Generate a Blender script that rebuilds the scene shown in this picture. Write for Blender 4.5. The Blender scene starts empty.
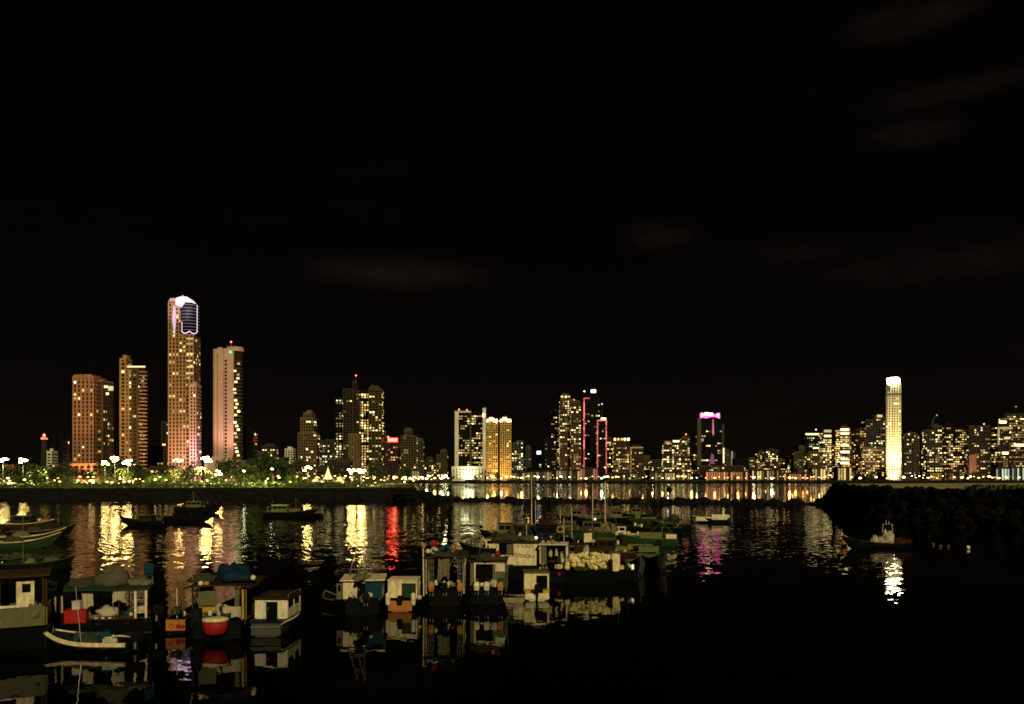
import bpy, math, random, re
from mathutils import Vector, Matrix
R = random.Random(7)
scene = bpy.context.scene
col = scene.collection
F = 788.0; HZ = 478.0; H = 7.0; CX = 512.0
def X(px, Y): return (px - CX) / F * Y
def Z(py, Y): return H - (py - HZ) / F * Y
def YW(py, z=0.0): return (H - z) * F / (py - HZ)

# ---------------------------------------------------------------- materials
MATS = {}
def mat(name, base, rough=0.7, metal=0.0, vary=0.25, scale=1.5, spec=0.4):
    if name in MATS: return MATS[name]
    m = bpy.data.materials.new(name); m.use_nodes = True
    nt = m.node_tree; b = nt.nodes['Principled BSDF']
    b.inputs['Roughness'].default_value = rough
    b.inputs['Metallic'].default_value = metal
    b.inputs['Specular IOR Level'].default_value = spec
    tc = nt.nodes.new('ShaderNodeTexCoord')
    n = nt.nodes.new('ShaderNodeTexNoise'); n.inputs['Scale'].default_value = scale
    n.inputs['Detail'].default_value = 5.0; n.inputs['Roughness'].default_value = 0.65
    r = nt.nodes.new('ShaderNodeValToRGB')
    r.color_ramp.elements[0].position = 0.33; r.color_ramp.elements[1].position = 0.68
    lo = [c * (1 - vary) for c in base]; hi = [min(1, c * (1 + vary * 0.6)) for c in base]
    r.color_ramp.elements[0].color = (*lo, 1); r.color_ramp.elements[1].color = (*hi, 1)
    nt.links.new(tc.outputs['Object'], n.inputs['Vector'])
    nt.links.new(n.outputs['Fac'], r.inputs['Fac'])
    nt.links.new(r.outputs['Color'], b.inputs['Base Color'])
    MATS[name] = m; return m
def paint(name, base, dirt=(0.10, 0.075, 0.05), amt=0.45, scale=2.2, rough=0.55):
    """painted wood / fibreglass with dirt and worn streaks that belong to the surface"""
    if name in MATS: return MATS[name]
    m = bpy.data.materials.new(name); m.use_nodes = True
    nt = m.node_tree; b = nt.nodes['Principled BSDF']; b.inputs['Roughness'].default_value = rough; b.inputs['Specular IOR Level'].default_value = 0.15 if max(base) > .1 else 0.03
    tc = nt.nodes.new('ShaderNodeTexCoord')
    mp = nt.nodes.new('ShaderNodeMapping'); mp.inputs['Scale'].default_value = (1, 1, 0.35)
    n = nt.nodes.new('ShaderNodeTexNoise'); n.inputs['Scale'].default_value = scale * 2.4
    n.inputs['Detail'].default_value = 8; n.inputs['Roughness'].default_value = 0.7
    r = nt.nodes.new('ShaderNodeValToRGB')
    r.color_ramp.elements[0].position = 0.36; r.color_ramp.elements[1].position = 0.36 + 0.28 * (1.2 - amt)
    r.color_ramp.elements[0].color = (0, 0, 0, 1)
    mx = nt.nodes.new('ShaderNodeMix'); mx.data_type = 'RGBA'
    mx.inputs['A'].default_value = (*[base[i] * 0.5 + min(dirt[i], base[i] * 0.55) * 0.5 for i in range(3)], 1)
    mx.inputs['B'].default_value = (*base, 1)
    nt.links.new(tc.outputs['Object'], mp.inputs['Vector']); nt.links.new(mp.outputs['Vector'], n.inputs['Vector'])
    nt.links.new(n.outputs['Fac'], r.inputs['Fac']); nt.links.new(r.outputs['Color'], mx.inputs['Factor'])
    nt.links.new(mx.outputs['Result'], b.inputs['Base Color'])
    bp = nt.nodes.new('ShaderNodeBump'); bp.inputs['Strength'].default_value = 0.25; bp.inputs['Distance'].default_value = 0.02
    nt.links.new(n.outputs['Fac'], bp.inputs['Height']); nt.links.new(bp.outputs['Normal'], b.inputs['Normal'])
    MATS[name] = m; return m
def emit(name, c, s, vary=0.0):
    if name in MATS: return MATS[name]
    m = bpy.data.materials.new(name); m.use_nodes = True
    nt = m.node_tree; b = nt.nodes['Principled BSDF']
    b.inputs['Base Color'].default_value = (0.05, 0.05, 0.05, 1)
    b.inputs['Emission Color'].default_value = (*c, 1)
    b.inputs['Emission Strength'].default_value = s
    if vary:   # every lamp / lit room has its own brightness
        oi = nt.nodes.new('ShaderNodeObjectInfo'); mr = nt.nodes.new('ShaderNodeMapRange')
        mr.inputs['To Min'].default_value = s * (1 - vary); mr.inputs['To Max'].default_value = s * (1 + vary)
        pw = nt.nodes.new('ShaderNodeMath'); pw.operation = 'POWER'; pw.inputs[1].default_value = 1.8
        nt.links.new(oi.outputs['Random'], pw.inputs[0]); nt.links.new(pw.outputs[0], mr.inputs['Value'])
        nt.links.new(mr.outputs['Result'], b.inputs['Emission Strength'])
    m.cycles.emission_sampling = 'NONE'
    MATS[name] = m; return m

# ---------------------------------------------------------------- mesh builder
class MB:
    def __init__(s): s.v = []; s.f = []
    def add(s, vs, fs):
        o = len(s.v); s.v += [tuple(p) for p in vs]; s.f += [tuple(i + o for i in f) for f in fs]; return s
    def box(s, x0, x1, y0, y1, z0, z1, tz=0.0):
        if x0 > x1: x0, x1 = x1, x0
        if y0 > y1: y0, y1 = y1, y0
        return s.add([(x0, y0, z0), (x1, y0, z0), (x1, y1, z0), (x0, y1, z0),
                      (x0 + tz, y0 + tz, z1), (x1 - tz, y0 + tz, z1), (x1 - tz, y1 - tz, z1), (x0 + tz, y1 - tz, z1)],
                     [(0, 3, 2, 1), (4, 5, 6, 7), (0, 1, 5, 4), (1, 2, 6, 5), (2, 3, 7, 6), (3, 0, 4, 7)])
    def rbox(s, x0, x1, y0, y1, z0, z1, r=0.02):
        """box with chamfered top and sides"""
        a = [(x0 + r, y0), (x1 - r, y0), (x1, y0 + r), (x1, y1 - r), (x1 - r, y1), (x0 + r, y1), (x0, y1 - r), (x0, y0 + r)]
        cx, cy = (x0 + x1) / 2, (y0 + y1) / 2
        def ins(p): return (p[0] + (r if p[0] < cx else -r), p[1] + (r if p[1] < cy else -r))
        vs = [(*ins(p), z0) for p in a] + [(*p, z0 + r) for p in a] + [(*p, z1 - r) for p in a] + [(*ins(p), z1) for p in a]
        fs = [tuple(range(7, -1, -1)), tuple(range(24, 32))]
        for k in range(3):
            for i in range(8):
                j = (i + 1) % 8; fs.append((k * 8 + i, k * 8 + j, k * 8 + 8 + j, k * 8 + 8 + i))
        return s.add(vs, fs)
    def tube(s, pts, r, n=6, r2=None):
        pts = [Vector(p) for p in pts]; m = len(pts); vs = []; fs = []
        for i, p in enumerate(pts):
            d = (pts[min(i + 1, m - 1)] - pts[max(i - 1, 0)]).normalized()
            a = d.orthogonal().normalized(); b = d.cross(a)
            rr = r if r2 is None else r + (r2 - r) * i / max(1, m - 1)
            for k in range(n):
                t = 2 * math.pi * k / n; vs.append(p + a * math.cos(t) * rr + b * math.sin(t) * rr)
        for i in range(m - 1):
            for k in range(n):
                j = (k + 1) % n; fs.append((i * n + k, i * n + j, i * n + n + j, i * n + n + k))
        fs.append(tuple(range(n - 1, -1, -1))); fs.append(tuple(range((m - 1) * n, m * n)))
        return s.add(vs, fs)
    def lathe(s, prof, n=12, c=(0, 0, 0), axis='z', sy=1.0):
        vs = []; fs = []
        for (r, h) in prof:
            for k in range(n):
                t = 2 * math.pi * k / n; a, b = r * math.cos(t), r * math.sin(t) * sy
                p = (a, b, h) if axis == 'z' else ((h, a, b) if axis == 'x' else (a, h, b))
                vs.append((p[0] + c[0], p[1] + c[1], p[2] + c[2]))
        for i in range(len(prof) - 1):
            for k in range(n):
                j = (k + 1) % n; fs.append((i * n + k, i * n + j, i * n + n + j, i * n + n + k))
        fs.append(tuple(range(n - 1, -1, -1))); fs.append(tuple(range((len(prof) - 1) * n, len(prof) * n)))
        return s.add(vs, fs)
    def ball(s, r, c=(0, 0, 0), n=10, m=6, sz=1.0, lump=0.0, rnd=None):
        prof = [(r * math.sin(math.pi * i / m), -r * sz * math.cos(math.pi * i / m)) for i in range(m + 1)]
        prof[0] = (r * 0.05, prof[0][1]); prof[-1] = (r * 0.05, prof[-1][1])
        o = len(s.v); s.lathe(prof, n, c)
        if lump:
            for i in range(o, len(s.v)):
                k = 1 + (rnd or R).uniform(-lump, lump)
                s.v[i] = tuple(c[q] + (s.v[i][q] - c[q]) * k for q in range(3))
        return s
    def prism(s, poly, z0, z1):
        n = len(poly)
        return s.add([(p[0], p[1], z0) for p in poly] + [(p[0], p[1], z1) for p in poly],
                     [tuple(range(n - 1, -1, -1)), tuple(range(n, 2 * n))] +
                     [(i, (i + 1) % n, n + (i + 1) % n, n + i) for i in range(n)])
    def prism_y(s, poly, y0, y1):     # polygon in x,z
        n = len(poly)
        return s.add([(p[0], y0, p[1]) for p in poly] + [(p[0], y1, p[1]) for p in poly],
                     [tuple(range(n)), tuple(range(2 * n - 1, n - 1, -1))] +
                     [((i + 1) % n, i, n + i, n + (i + 1) % n) for i in range(n)])
    def torus(s, Rr, r, c=(0, 0, 0), axis='y', n=20, m=6, sz=1.0):
        pts = []
        for i in range(n + 1):
            t = 2 * math.pi * i / n
            pts.append((c[0] + Rr * math.cos(t), c[1], c[2] + Rr * sz * math.sin(t)) if axis == 'y' else
                       (c[0] + Rr * math.cos(t), c[1] + Rr * math.sin(t), c[2]))
        return s.tube(pts, r, m)
    def mesh(s, name, m, smooth=False):
        me = bpy.data.meshes.new(name); me.from_pydata(s.v, [], s.f)
        if smooth: me.polygons.foreach_set('use_smooth', [True] * len(me.polygons))
        if m: me.materials.append(m)
        me.update(); return me
    def build(s, name, m, parent=None, smooth=False, loc=(0, 0, 0), rz=0.0):
        o = bpy.data.objects.new(name, s.mesh(name, m, smooth)); col.objects.link(o)
        o.location = loc; o.rotation_euler.z = rz
        if parent: o.parent = parent
        return o
def inst(name, me, loc, parent=None, scale=None, rz=0.0):
    o = bpy.data.objects.new(name, me); col.objects.link(o); o.location = loc
    if scale: o.scale = scale
    if rz: o.rotation_euler.z = rz
    if parent: o.parent = parent
    return o
def tag(o, label=None, cat=None, group=None, kind=None):
    if label: o['label'] = label
    if cat: o['category'] = cat
    if group: o['group'] = group
    if kind: o['kind'] = kind
    return o
def thing(name, label, cat, loc=(0, 0, 0), rz=0.0, group=None):
    o = bpy.data.objects.new(name, None); col.objects.link(o); o.empty_display_size = 0.5
    o.location = loc; o.rotation_euler.z = rz
    return tag(o, label, cat, group)
def kids(o): return [c for c in o.children]
def copy_tree(o, parent=None):
    c = o.copy(); col.objects.link(c)
    if parent: c.parent = parent
    for ch in kids(o): copy_tree(ch, c)
    return c

# ---------------------------------------------------------------- camera, world, sun
cam = bpy.data.cameras.new('camera'); camo = bpy.data.objects.new('camera', cam); col.objects.link(camo)
camo.location = (0, 0, H); camo.rotation_euler = (math.radians(90), 0, 0)
cam.sensor_width = 36; cam.lens = 36 * F / 1024; cam.shift_y = (HZ - 352) / 1024
cam.clip_start = 0.1; cam.clip_end = 20000; scene.camera = camo
SUN_EL, SUN_AZ = math.radians(27), math.radians(16)     # light from behind the camera, a little to its right
w = bpy.data.worlds.new('World'); scene.world = w; w.use_nodes = True
nt = w.node_tree; bg = nt.nodes['Background']
sky = nt.nodes.new('ShaderNodeTexSky'); sky.sky_type = 'NISHITA'; sky.sun_disc = False
sky.sun_elevation = SUN_EL; sky.sun_rotation = math.pi - SUN_AZ
bg.inputs['Strength'].default_value = 0.00006
nt.links.new(sky.outputs['Color'], bg.inputs['Color'])
bg2 = nt.nodes.new('ShaderNodeBackground'); bg2.inputs['Strength'].default_value = 1.0
tc = nt.nodes.new('ShaderNodeTexCoord')
sep = nt.nodes.new('ShaderNodeSeparateXYZ'); nt.links.new(tc.outputs['Generated'], sep.inputs['Vector'])
mp = nt.nodes.new('ShaderNodeMapping'); mp.inputs['Scale'].default_value = (1.6, 1.6, 8.5); mp.inputs['Location'].default_value = (3.1, 0.4, 1.3)
nt.links.new(tc.outputs['Generated'], mp.inputs['Vector'])
cn = nt.nodes.new('ShaderNodeTexNoise'); cn.inputs['Scale'].default_value = 2.3; cn.inputs['Detail'].default_value = 7
cn.inputs['Roughness'].default_value = 0.6
nt.links.new(mp.outputs['Vector'], cn.inputs['Vector'])
cr = nt.nodes.new('ShaderNodeValToRGB'); cr.color_ramp.elements[0].position = 0.56; cr.color_ramp.elements[1].position = 0.78
cr.color_ramp.elements[0].color = (0.00045, 0.0003, 0.0002, 1); cr.color_ramp.elements[1].color = (0.0016, 0.0011, 0.0007, 1)
nt.links.new(cn.outputs['Fac'], cr.inputs['Fac'])
hr = nt.nodes.new('ShaderNodeValToRGB')      # the city's glow low over the horizon
e = hr.color_ramp.elements; e[0].position = 0.0; e[0].color = (0.0030, 0.0019, 0.0010, 1); e[1].position = 0.34; e[1].color = (0.0002, 0.00016, 0.0001, 1)
e2 = hr.color_ramp.elements.new(0.14); e2.color = (0.0013, 0.0008, 0.0005, 1)
nt.links.new(sep.outputs['Z'], hr.inputs['Fac'])
ad = nt.nodes.new('ShaderNodeMix'); ad.data_type = 'RGBA'; ad.blend_type = 'ADD'; ad.inputs['Factor'].default_value = 1
nt.links.new(cr.outputs['Color'], ad.inputs['A']); nt.links.new(hr.outputs['Color'], ad.inputs['B'])
nt.links.new(ad.outputs['Result'], bg2.inputs['Color'])
# faint cloud wisps lit from below by the city, each in its own part of the sky
fine = nt.nodes.new('ShaderNodeTexNoise'); fine.inputs['Scale'].default_value = 5.5; fine.inputs['Detail'].default_value = 8; fine.inputs['Roughness'].default_value = .62
mpf = nt.nodes.new('ShaderNodeMapping'); mpf.inputs['Scale'].default_value = (1, 1, 3.5); nt.links.new(tc.outputs['Generated'], mpf.inputs['Vector']); nt.links.new(mpf.outputs['Vector'], fine.inputs['Vector'])
acc = None
for (cx_, cy_, cw_, ch_, s_) in [(400, 273, 100, 20, 1.0), (658, 236, 42, 16, .9), (810, 248, 130, 14, .4), (965, 262, 110, 20, .7), (908, 136, 45, 13, .7), (910, 18, 50, 16, .8), (960, 88, 100, 12, .45)]:
    d_ = Vector(((cx_ - CX) / F, 1, (HZ - cy_) / F)).normalized()
    v1 = nt.nodes.new('ShaderNodeVectorMath'); v1.operation = 'SUBTRACT'; v1.inputs[1].default_value = d_; nt.links.new(tc.outputs['Generated'], v1.inputs[0])
    v2 = nt.nodes.new('ShaderNodeVectorMath'); v2.operation = 'MULTIPLY'; v2.inputs[1].default_value = (F / cw_, .2, F / ch_); nt.links.new(v1.outputs[0], v2.inputs[0])
    v3 = nt.nodes.new('ShaderNodeVectorMath'); v3.operation = 'LENGTH'; nt.links.new(v2.outputs[0], v3.inputs[0])
    r1 = nt.nodes.new('ShaderNodeMapRange'); r1.interpolation_type = 'SMOOTHERSTEP'; r1.inputs['From Max'].default_value = 1.35; r1.inputs['To Min'].default_value = s_; r1.inputs['To Max'].default_value = 0; nt.links.new(v3.outputs['Value'], r1.inputs['Value'])
    if acc is None: acc = r1.outputs[0]
    else:
        a_ = nt.nodes.new('ShaderNodeMath'); a_.operation = 'ADD'; nt.links.new(acc, a_.inputs[0]); nt.links.new(r1.outputs[0], a_.inputs[1]); acc = a_.outputs[0]
fr_ = nt.nodes.new('ShaderNodeMapRange'); fr_.inputs['From Min'].default_value = .36; fr_.inputs['From Max'].default_value = .66; nt.links.new(fine.outputs['Fac'], fr_.inputs['Value'])
am = nt.nodes.new('ShaderNodeMath'); am.operation = 'MULTIPLY'; nt.links.new(acc, am.inputs[0]); nt.links.new(fr_.outputs[0], am.inputs[1])
bg3 = nt.nodes.new('ShaderNodeBackground'); bg3.inputs['Color'].default_value = (.0080, .0052, .0034, 1); nt.links.new(am.outputs[0], bg3.inputs['Strength'])
as3 = nt.nodes.new('ShaderNodeAddShader'); nt.links.new(bg2.outputs[0], as3.inputs[0]); nt.links.new(bg3.outputs[0], as3.inputs[1])
ash = nt.nodes.new('ShaderNodeAddShader')
nt.links.new(bg.outputs[0], ash.inputs[0]); nt.links.new(as3.outputs[0], ash.inputs[1])
nt.links.new(ash.outputs[0], nt.nodes['World Output'].inputs['Surface'])
sl = bpy.data.lights.new('sun', 'SUN'); sl.energy = 2.5; sl.angle = math.radians(0.6); sl.color = (1.0, 0.82, 0.44)
so = bpy.data.objects.new('sun', sl); col.objects.link(so)
dvec = Vector((-math.sin(SUN_AZ) * math.cos(SUN_EL), math.cos(SUN_AZ) * math.cos(SUN_EL), -math.sin(SUN_EL)))
so.rotation_euler = dvec.to_track_quat('-Z', 'Y').to_euler(); so.location = (20, -40, 60)
vs_ = scene.view_settings; vs_.view_transform = 'Standard'; vs_.look = 'None'; vs_.exposure = 0; vs_.gamma = 1
vs_.use_curve_mapping = False
scene.cycles.sample_clamp_indirect = 0; scene.cycles.use_denoising = True
scene.cycles.filter_width = 1.7; scene.cycles.max_bounces = 5; scene.cycles.diffuse_bounces = 2
scene.cycles.glossy_bounces = 3; scene.cycles.blur_glossy = 0
def lamp(kind, loc, power, color, radius=0.5, target=None, spot=60, blend=0.6):
    l = bpy.data.lights.new('flood_or_fill_light', kind); l.energy = power; l.color = color; l.shadow_soft_size = radius
    o = bpy.data.objects.new('flood_or_fill_light', l); col.objects.link(o); o.location = loc
    if kind == 'SPOT':
        l.spot_size = math.radians(spot); l.spot_blend = blend
        o.rotation_euler = (Vector(target) - Vector(loc)).to_track_quat('-Z', 'Y').to_euler()
    return o

# ---------------------------------------------------------------- water
def water_mat():
    m = bpy.data.materials.new('water'); m.use_nodes = True; nt = m.node_tree
    b = nt.nodes['Principled BSDF']; b.inputs['Base Color'].default_value = (0.0012, 0.0013, 0.001, 1)
    b.inputs['Roughness'].default_value = 0.012; b.inputs['IOR'].default_value = 1.33; b.inputs['Specular IOR Level'].default_value = 0.24
    g = nt.nodes.new('ShaderNodeNewGeometry')
    def M(op, a, bb=None, cc=None):
        n = nt.nodes.new('ShaderNodeVectorMath'); n.operation = op
        for i, q in enumerate((a, bb, cc)):
            if q is None: continue
            if isinstance(q, tuple): n.inputs[i].default_value = q
            else: nt.links.new(q, n.inputs[i])
        return n.outputs[0]
    def noise(scale, det, sx=1.0, loc=0.0):
        mp = nt.nodes.new('ShaderNodeMapping'); mp.inputs['Scale'].default_value = (sx, 1, 1); mp.inputs['Location'].default_value = (loc, loc * 2, 0)
        mp.inputs['Rotation'].default_value = (0, 0, 0.12)
        nt.links.new(g.outputs['Position'], mp.inputs['Vector'])
        n = nt.nodes.new('ShaderNodeTexNoise'); n.inputs['Scale'].default_value = scale; n.inputs['Detail'].default_value = det
        nt.links.new(mp.outputs['Vector'], n.inputs['Vector'])
        return M('SUBTRACT', n.outputs['Color'], (0.5, 0.5, 0.5))
    s1 = noise(2.1, 2.0, 0.75); s2 = noise(0.6, 1.0, 0.6, 7.3)
    s = M('MULTIPLY_ADD', s2, (0.5, 0.5, 0), s1)
    # wind: the inner basin is calm, the open water past the boats is ruffled; cat's paws break it up
    sp = nt.nodes.new('ShaderNodeSeparateXYZ'); nt.links.new(g.outputs['Position'], sp.inputs[0])
    mr = nt.nodes.new('ShaderNodeMapRange'); mr.interpolation_type = 'SMOOTHSTEP'
    mr.inputs['From Min'].default_value = 35; mr.inputs['From Max'].default_value = 88
    mr.inputs['To Min'].default_value = 0.036; mr.inputs['To Max'].default_value = 0.21
    nt.links.new(sp.outputs['Y'], mr.inputs['Value'])
    m2 = nt.nodes.new('ShaderNodeMapRange'); m2.inputs['From Min'].default_value = 215; m2.inputs['From Max'].default_value = 260
    m2.inputs['To Min'].default_value = 1.0; m2.inputs['To Max'].default_value = 3.2; nt.links.new(sp.outputs['Y'], m2.inputs['Value'])
    pn = nt.nodes.new('ShaderNodeTexNoise'); pn.inputs['Scale'].default_value = 0.045; pn.inputs['Detail'].default_value = 3
    nt.links.new(g.outputs['Position'], pn.inputs['Vector'])
    pr = nt.nodes.new('ShaderNodeMapRange'); pr.inputs['From Min'].default_value = 0.35; pr.inputs['From Max'].default_value = 0.65
    pr.inputs['To Min'].default_value = 0.75; pr.inputs['To Max'].default_value = 1.2
    nt.links.new(pn.outputs['Fac'], pr.inputs['Value'])
    mu = nt.nodes.new('ShaderNodeMath'); mu.operation = 'MULTIPLY'
    nt.links.new(mr.outputs[0], mu.inputs[0]); nt.links.new(pr.outputs[0], mu.inputs[1])
    mu2 = nt.nodes.new('ShaderNodeMath'); mu2.operation = 'MULTIPLY'; nt.links.new(mu.outputs[0], mu2.inputs[0]); nt.links.new(m2.outputs[0], mu2.inputs[1])
    m3 = nt.nodes.new('ShaderNodeMapRange'); m3.inputs['From Min'].default_value = 20; m3.inputs['From Max'].default_value = 36     # lee of the jetty
    m3.interpolation_type = 'SMOOTHSTEP'; m3.inputs['To Min'].default_value = 1.0; m3.inputs['To Max'].default_value = 0.5; nt.links.new(sp.outputs['X'], m3.inputs['Value'])
    mu3 = nt.nodes.new('ShaderNodeMath'); mu3.operation = 'MULTIPLY'; nt.links.new(mu2.outputs[0], mu3.inputs[0]); nt.links.new(m3.outputs[0], mu3.inputs[1]); mu2 = mu3
    sc = nt.nodes.new('ShaderNodeVectorMath'); sc.operation = 'SCALE'
    nt.links.new(s, sc.inputs[0]); nt.links.new(mu2.outputs[0], sc.inputs['Scale'])
    fl = M('MULTIPLY', sc.outputs[0], (1, 1, 0)); ad = M('ADD', fl, (0, 0, 1)); no = M('NORMALIZE', ad)
    nt.links.new(no, b.inputs['Normal'])
    return m
tag(MB().add([(-6000, -60, 0), (6000, -60, 0), (6000, 12000, 0), (-6000, 12000, 0)], [(0, 1, 2, 3)]).build('water', water_mat()), kind='structure')

# ---------------------------------------------------------------- land
LZ = 3.8; FZ = 3.0
grass_m = mat('grass', (0.10, 0.13, 0.03), 0.9, vary=0.5, scale=0.15)
soil_m = mat('city_ground', (0.05, 0.045, 0.035), 0.9, vary=0.4, scale=0.05)
rock_m = mat('unlit_rock', (0.006, 0.0055, 0.005), 0.85, vary=0.6, scale=0.8, spec=0.1)  # rock colour blackened to stand for the light missing on the shore
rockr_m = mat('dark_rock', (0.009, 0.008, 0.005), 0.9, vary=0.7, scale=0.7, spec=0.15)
conc_m = mat('concrete', (0.34, 0.29, 0.17), 0.9, vary=0.35, scale=0.3)
conc_d = mat('worn_concrete', (0.33, 0.28, 0.13), 0.9, vary=0.45, scale=0.12)
asph = mat('asphalt', (0.05, 0.05, 0.048), 0.85, vary=0.3, scale=0.3)
left = [(-900, 246), (-210, 250), (-150, 247), (-70, 252), (-39, 249), (-34, 256), (-36, 290), (-62, 420), (-130, 1030), (-900, 1030)]
def offset_poly(pl, d):
    n = len(pl); out = []
    for i in range(n):
        a, b, c = Vector(pl[i - 1]), Vector(pl[i]), Vector(pl[(i + 1) % n])
        n1 = Vector(((b - a).y, -(b - a).x)).normalized(); n2 = Vector(((c - b).y, -(c - b).x)).normalized()
        q = (n1 + n2).normalized(); out.append(tuple(b + q * d))
    return out
def embankment(name, poly, top, low, d, m):
    """sloped rock revetment round a piece of land, boulders as part of its rough surface"""
    rr = random.Random(3); n = len(poly); ins = poly; out = offset_poly(poly, d)
    mb = MB()
    def seg(a, b, step):
        L = math.dist(a, b); k = max(1, int(L / step)); return [(a[0] + (b[0] - a[0]) * t / k, a[1] + (b[1] - a[1]) * t / k) for t in range(k)]
    I = []; O = []
    for i in range(n):
        a, b = ins[i], ins[(i + 1) % n]; c, e = out[i], out[(i + 1) % n]
        k = max(1, min(300, int(math.dist(a, b) / 2.0)))
        for t in range(k):
            f = t / k
            I.append((a[0] + (b[0] - a[0]) * f, a[1] + (b[1] - a[1]) * f)); O.append((c[0] + (e[0] - c[0]) * f, c[1] + (e[1] - c[1]) * f))
    m_ = len(I); rows = 5; vs = []; fs = []
    for r_ in range(rows):
        f = r_ / (rows - 1)
        for i in range(m_):
            j = rr.uniform(-.45, .45) if 0 < r_ < rows - 1 else rr.uniform(-.12, .12)
            vs.append((I[i][0] + (O[i][0] - I[i][0]) * f + j, I[i][1] + (O[i][1] - I[i][1]) * f + j * .7, top + (low - top) * f + rr.uniform(-.35, .35) * (1 if r_ else .35)))
    for r_ in range(rows - 1):
        for i in range(m_):
            j = (i + 1) % m_; a = r_ * m_; fs.append((a + i, a + m_ + i, a + m_ + j, a + j))
    mb.add(vs, fs); return tag(mb.build(name, m), kind='structure')
def sheet(name, poly, z, m):
    n = len(poly)
    return tag(MB().add([(p[0], p[1], z) for p in poly], [tuple(range(n))]).build(name, m), kind='structure')
sheet('grass_ground', left, LZ, grass_m)
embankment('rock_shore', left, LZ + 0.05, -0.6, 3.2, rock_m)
far = [(-6000, 1031), (-150, 1031), (-60, 1012), (120, 1005), (420, 1018), (760, 1010), (6000, 1060), (6000, 11000), (-6000, 11000)]
sheet('ground', far, FZ, soil_m)
embankment('sea_wall', [(-160, 1036), (-58, 1012), (120, 1005), (420, 1018), (760, 1010), (1500, 1040), (1500, 1060), (-160, 1060)], FZ - 0.02, -0.5, 2.0, rock_m)
# promenade path and road on the left shore, with kerbs
sheet('path', [(-900, 258), (-210, 262), (-150, 259), (-70, 262), (-34, 260), (-34, 264), (-70, 267), (-150, 264), (-210, 267), (-900, 263)], LZ + 0.004, mat('path_paving', (.13, .12, .05), .9, vary=.5, scale=.2))
road = MB(); road.box(-900, -62, 380, 394, LZ - .2, LZ + 0.006); tag(road.build('road', asph), kind='structure')
kb = MB(); kb.box(-900, -62, 379.6, 379.96, LZ - .2, LZ + .13); kb.box(-900, -62, 394.04, 394.4, LZ - .2, LZ + .13); tag(kb.build('kerb', conc_m), kind='structure')
mk = MB()
for i in range(120):
    x = -880 + i * 6.8; mk.add([(x, 386.9, LZ + .012), (x + 3, 386.9, LZ + .012), (x + 3, 387.05, LZ + .012), (x, 387.05, LZ + .012)], [(0, 1, 2, 3)])
tag(mk.build('road_marking', mat('road_paint', (.7, .68, .55), .8)), kind='structure')
# right jetty
RZ = 5.3
right = [(73, 104), (63, 130), (71, 165), (84, 205), (100, 240), (190, 275), (420, 300), (900, 310), (900, 104)]
right = right[::-1]
if sum(right[i - 1][0] * right[i][1] - right[i][0] * right[i - 1][1] for i in range(len(right))) < 0: right = right[::-1]
sheet('jetty_top', right, RZ, conc_d)
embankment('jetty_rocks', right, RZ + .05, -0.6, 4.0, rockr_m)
bl = MB(); rb = random.Random(21)
for i in range(1300):      # boulders that show on the jetty slope
    f = rb.random() ** .8; a, b = rb.choice((((73, 104), (63, 130)), ((63, 130), (71, 165)), ((63, 130), (71, 165)), ((71, 165), (84, 205)), ((84, 205), (100, 240)))); g = rb.random()
    x = a[0] + (b[0] - a[0]) * f - 3.8 * g; y = a[1] + (b[1] - a[1]) * f - (1.2 * g if a[1] < 130 else -1.0 * g)
    bl.ball(rb.uniform(.35, .95), (x, y, RZ - .25 - 5.2 * g + rb.uniform(-.1, .3)), 6, 4, .8, .25, rb)
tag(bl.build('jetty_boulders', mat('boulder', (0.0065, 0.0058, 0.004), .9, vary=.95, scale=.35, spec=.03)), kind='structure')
sheet('plaza', [(-120, 398), (-46, 398), (-70, 470), (-150, 470)], LZ + .005, conc_m)
sheet('grass_verge', [(74.5, 106), (890, 106), (890, 300), (420, 296), (190, 270), (88, 140)], RZ + .006, mat('verge', (0.10, 0.12, 0.02), .9, vary=.5, scale=.3))
# low rubble sill across the harbour mouth
sill = MB(); rr = random.Random(11)
pts = [(-30, 250), (10, 226), (50, 222), (86, 206)]
for i in range(len(pts) - 1):
    a, b = pts[i], pts[i + 1]; k = int(math.dist(a, b) / 0.9)
    for t in range(k):
        f = t / k; x = a[0] + (b[0] - a[0]) * f + rr.uniform(-.6, .6); y = a[1] + (b[1] - a[1]) * f + rr.uniform(-.9, .9)
        sill.ball(rr.uniform(.8, 1.4), (x, y, rr.uniform(-.1, .75)), 6, 4, .75, .18, rr); sill.ball(rr.uniform(.7, 1.2), (x + rr.uniform(-1, 1), y - rr.uniform(.8, 2.2), rr.uniform(-.3, .2)), 6, 4, .75, .18, rr)
for i in range(420):     # the left shore runs out in tumbled rock
    f = rr.random(); x = -36 + 15 * f; sill.ball(rr.uniform(.7, 1.3), (x, 246.5 + rr.uniform(-3, 7), rr.uniform(-.3, 1) * (3.2 * (1 - f) ** .8 + .5)), 6, 4, .75, .2, rr)
tag(sill.build('rubble_breakwater', rock_m), kind='structure')
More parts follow.
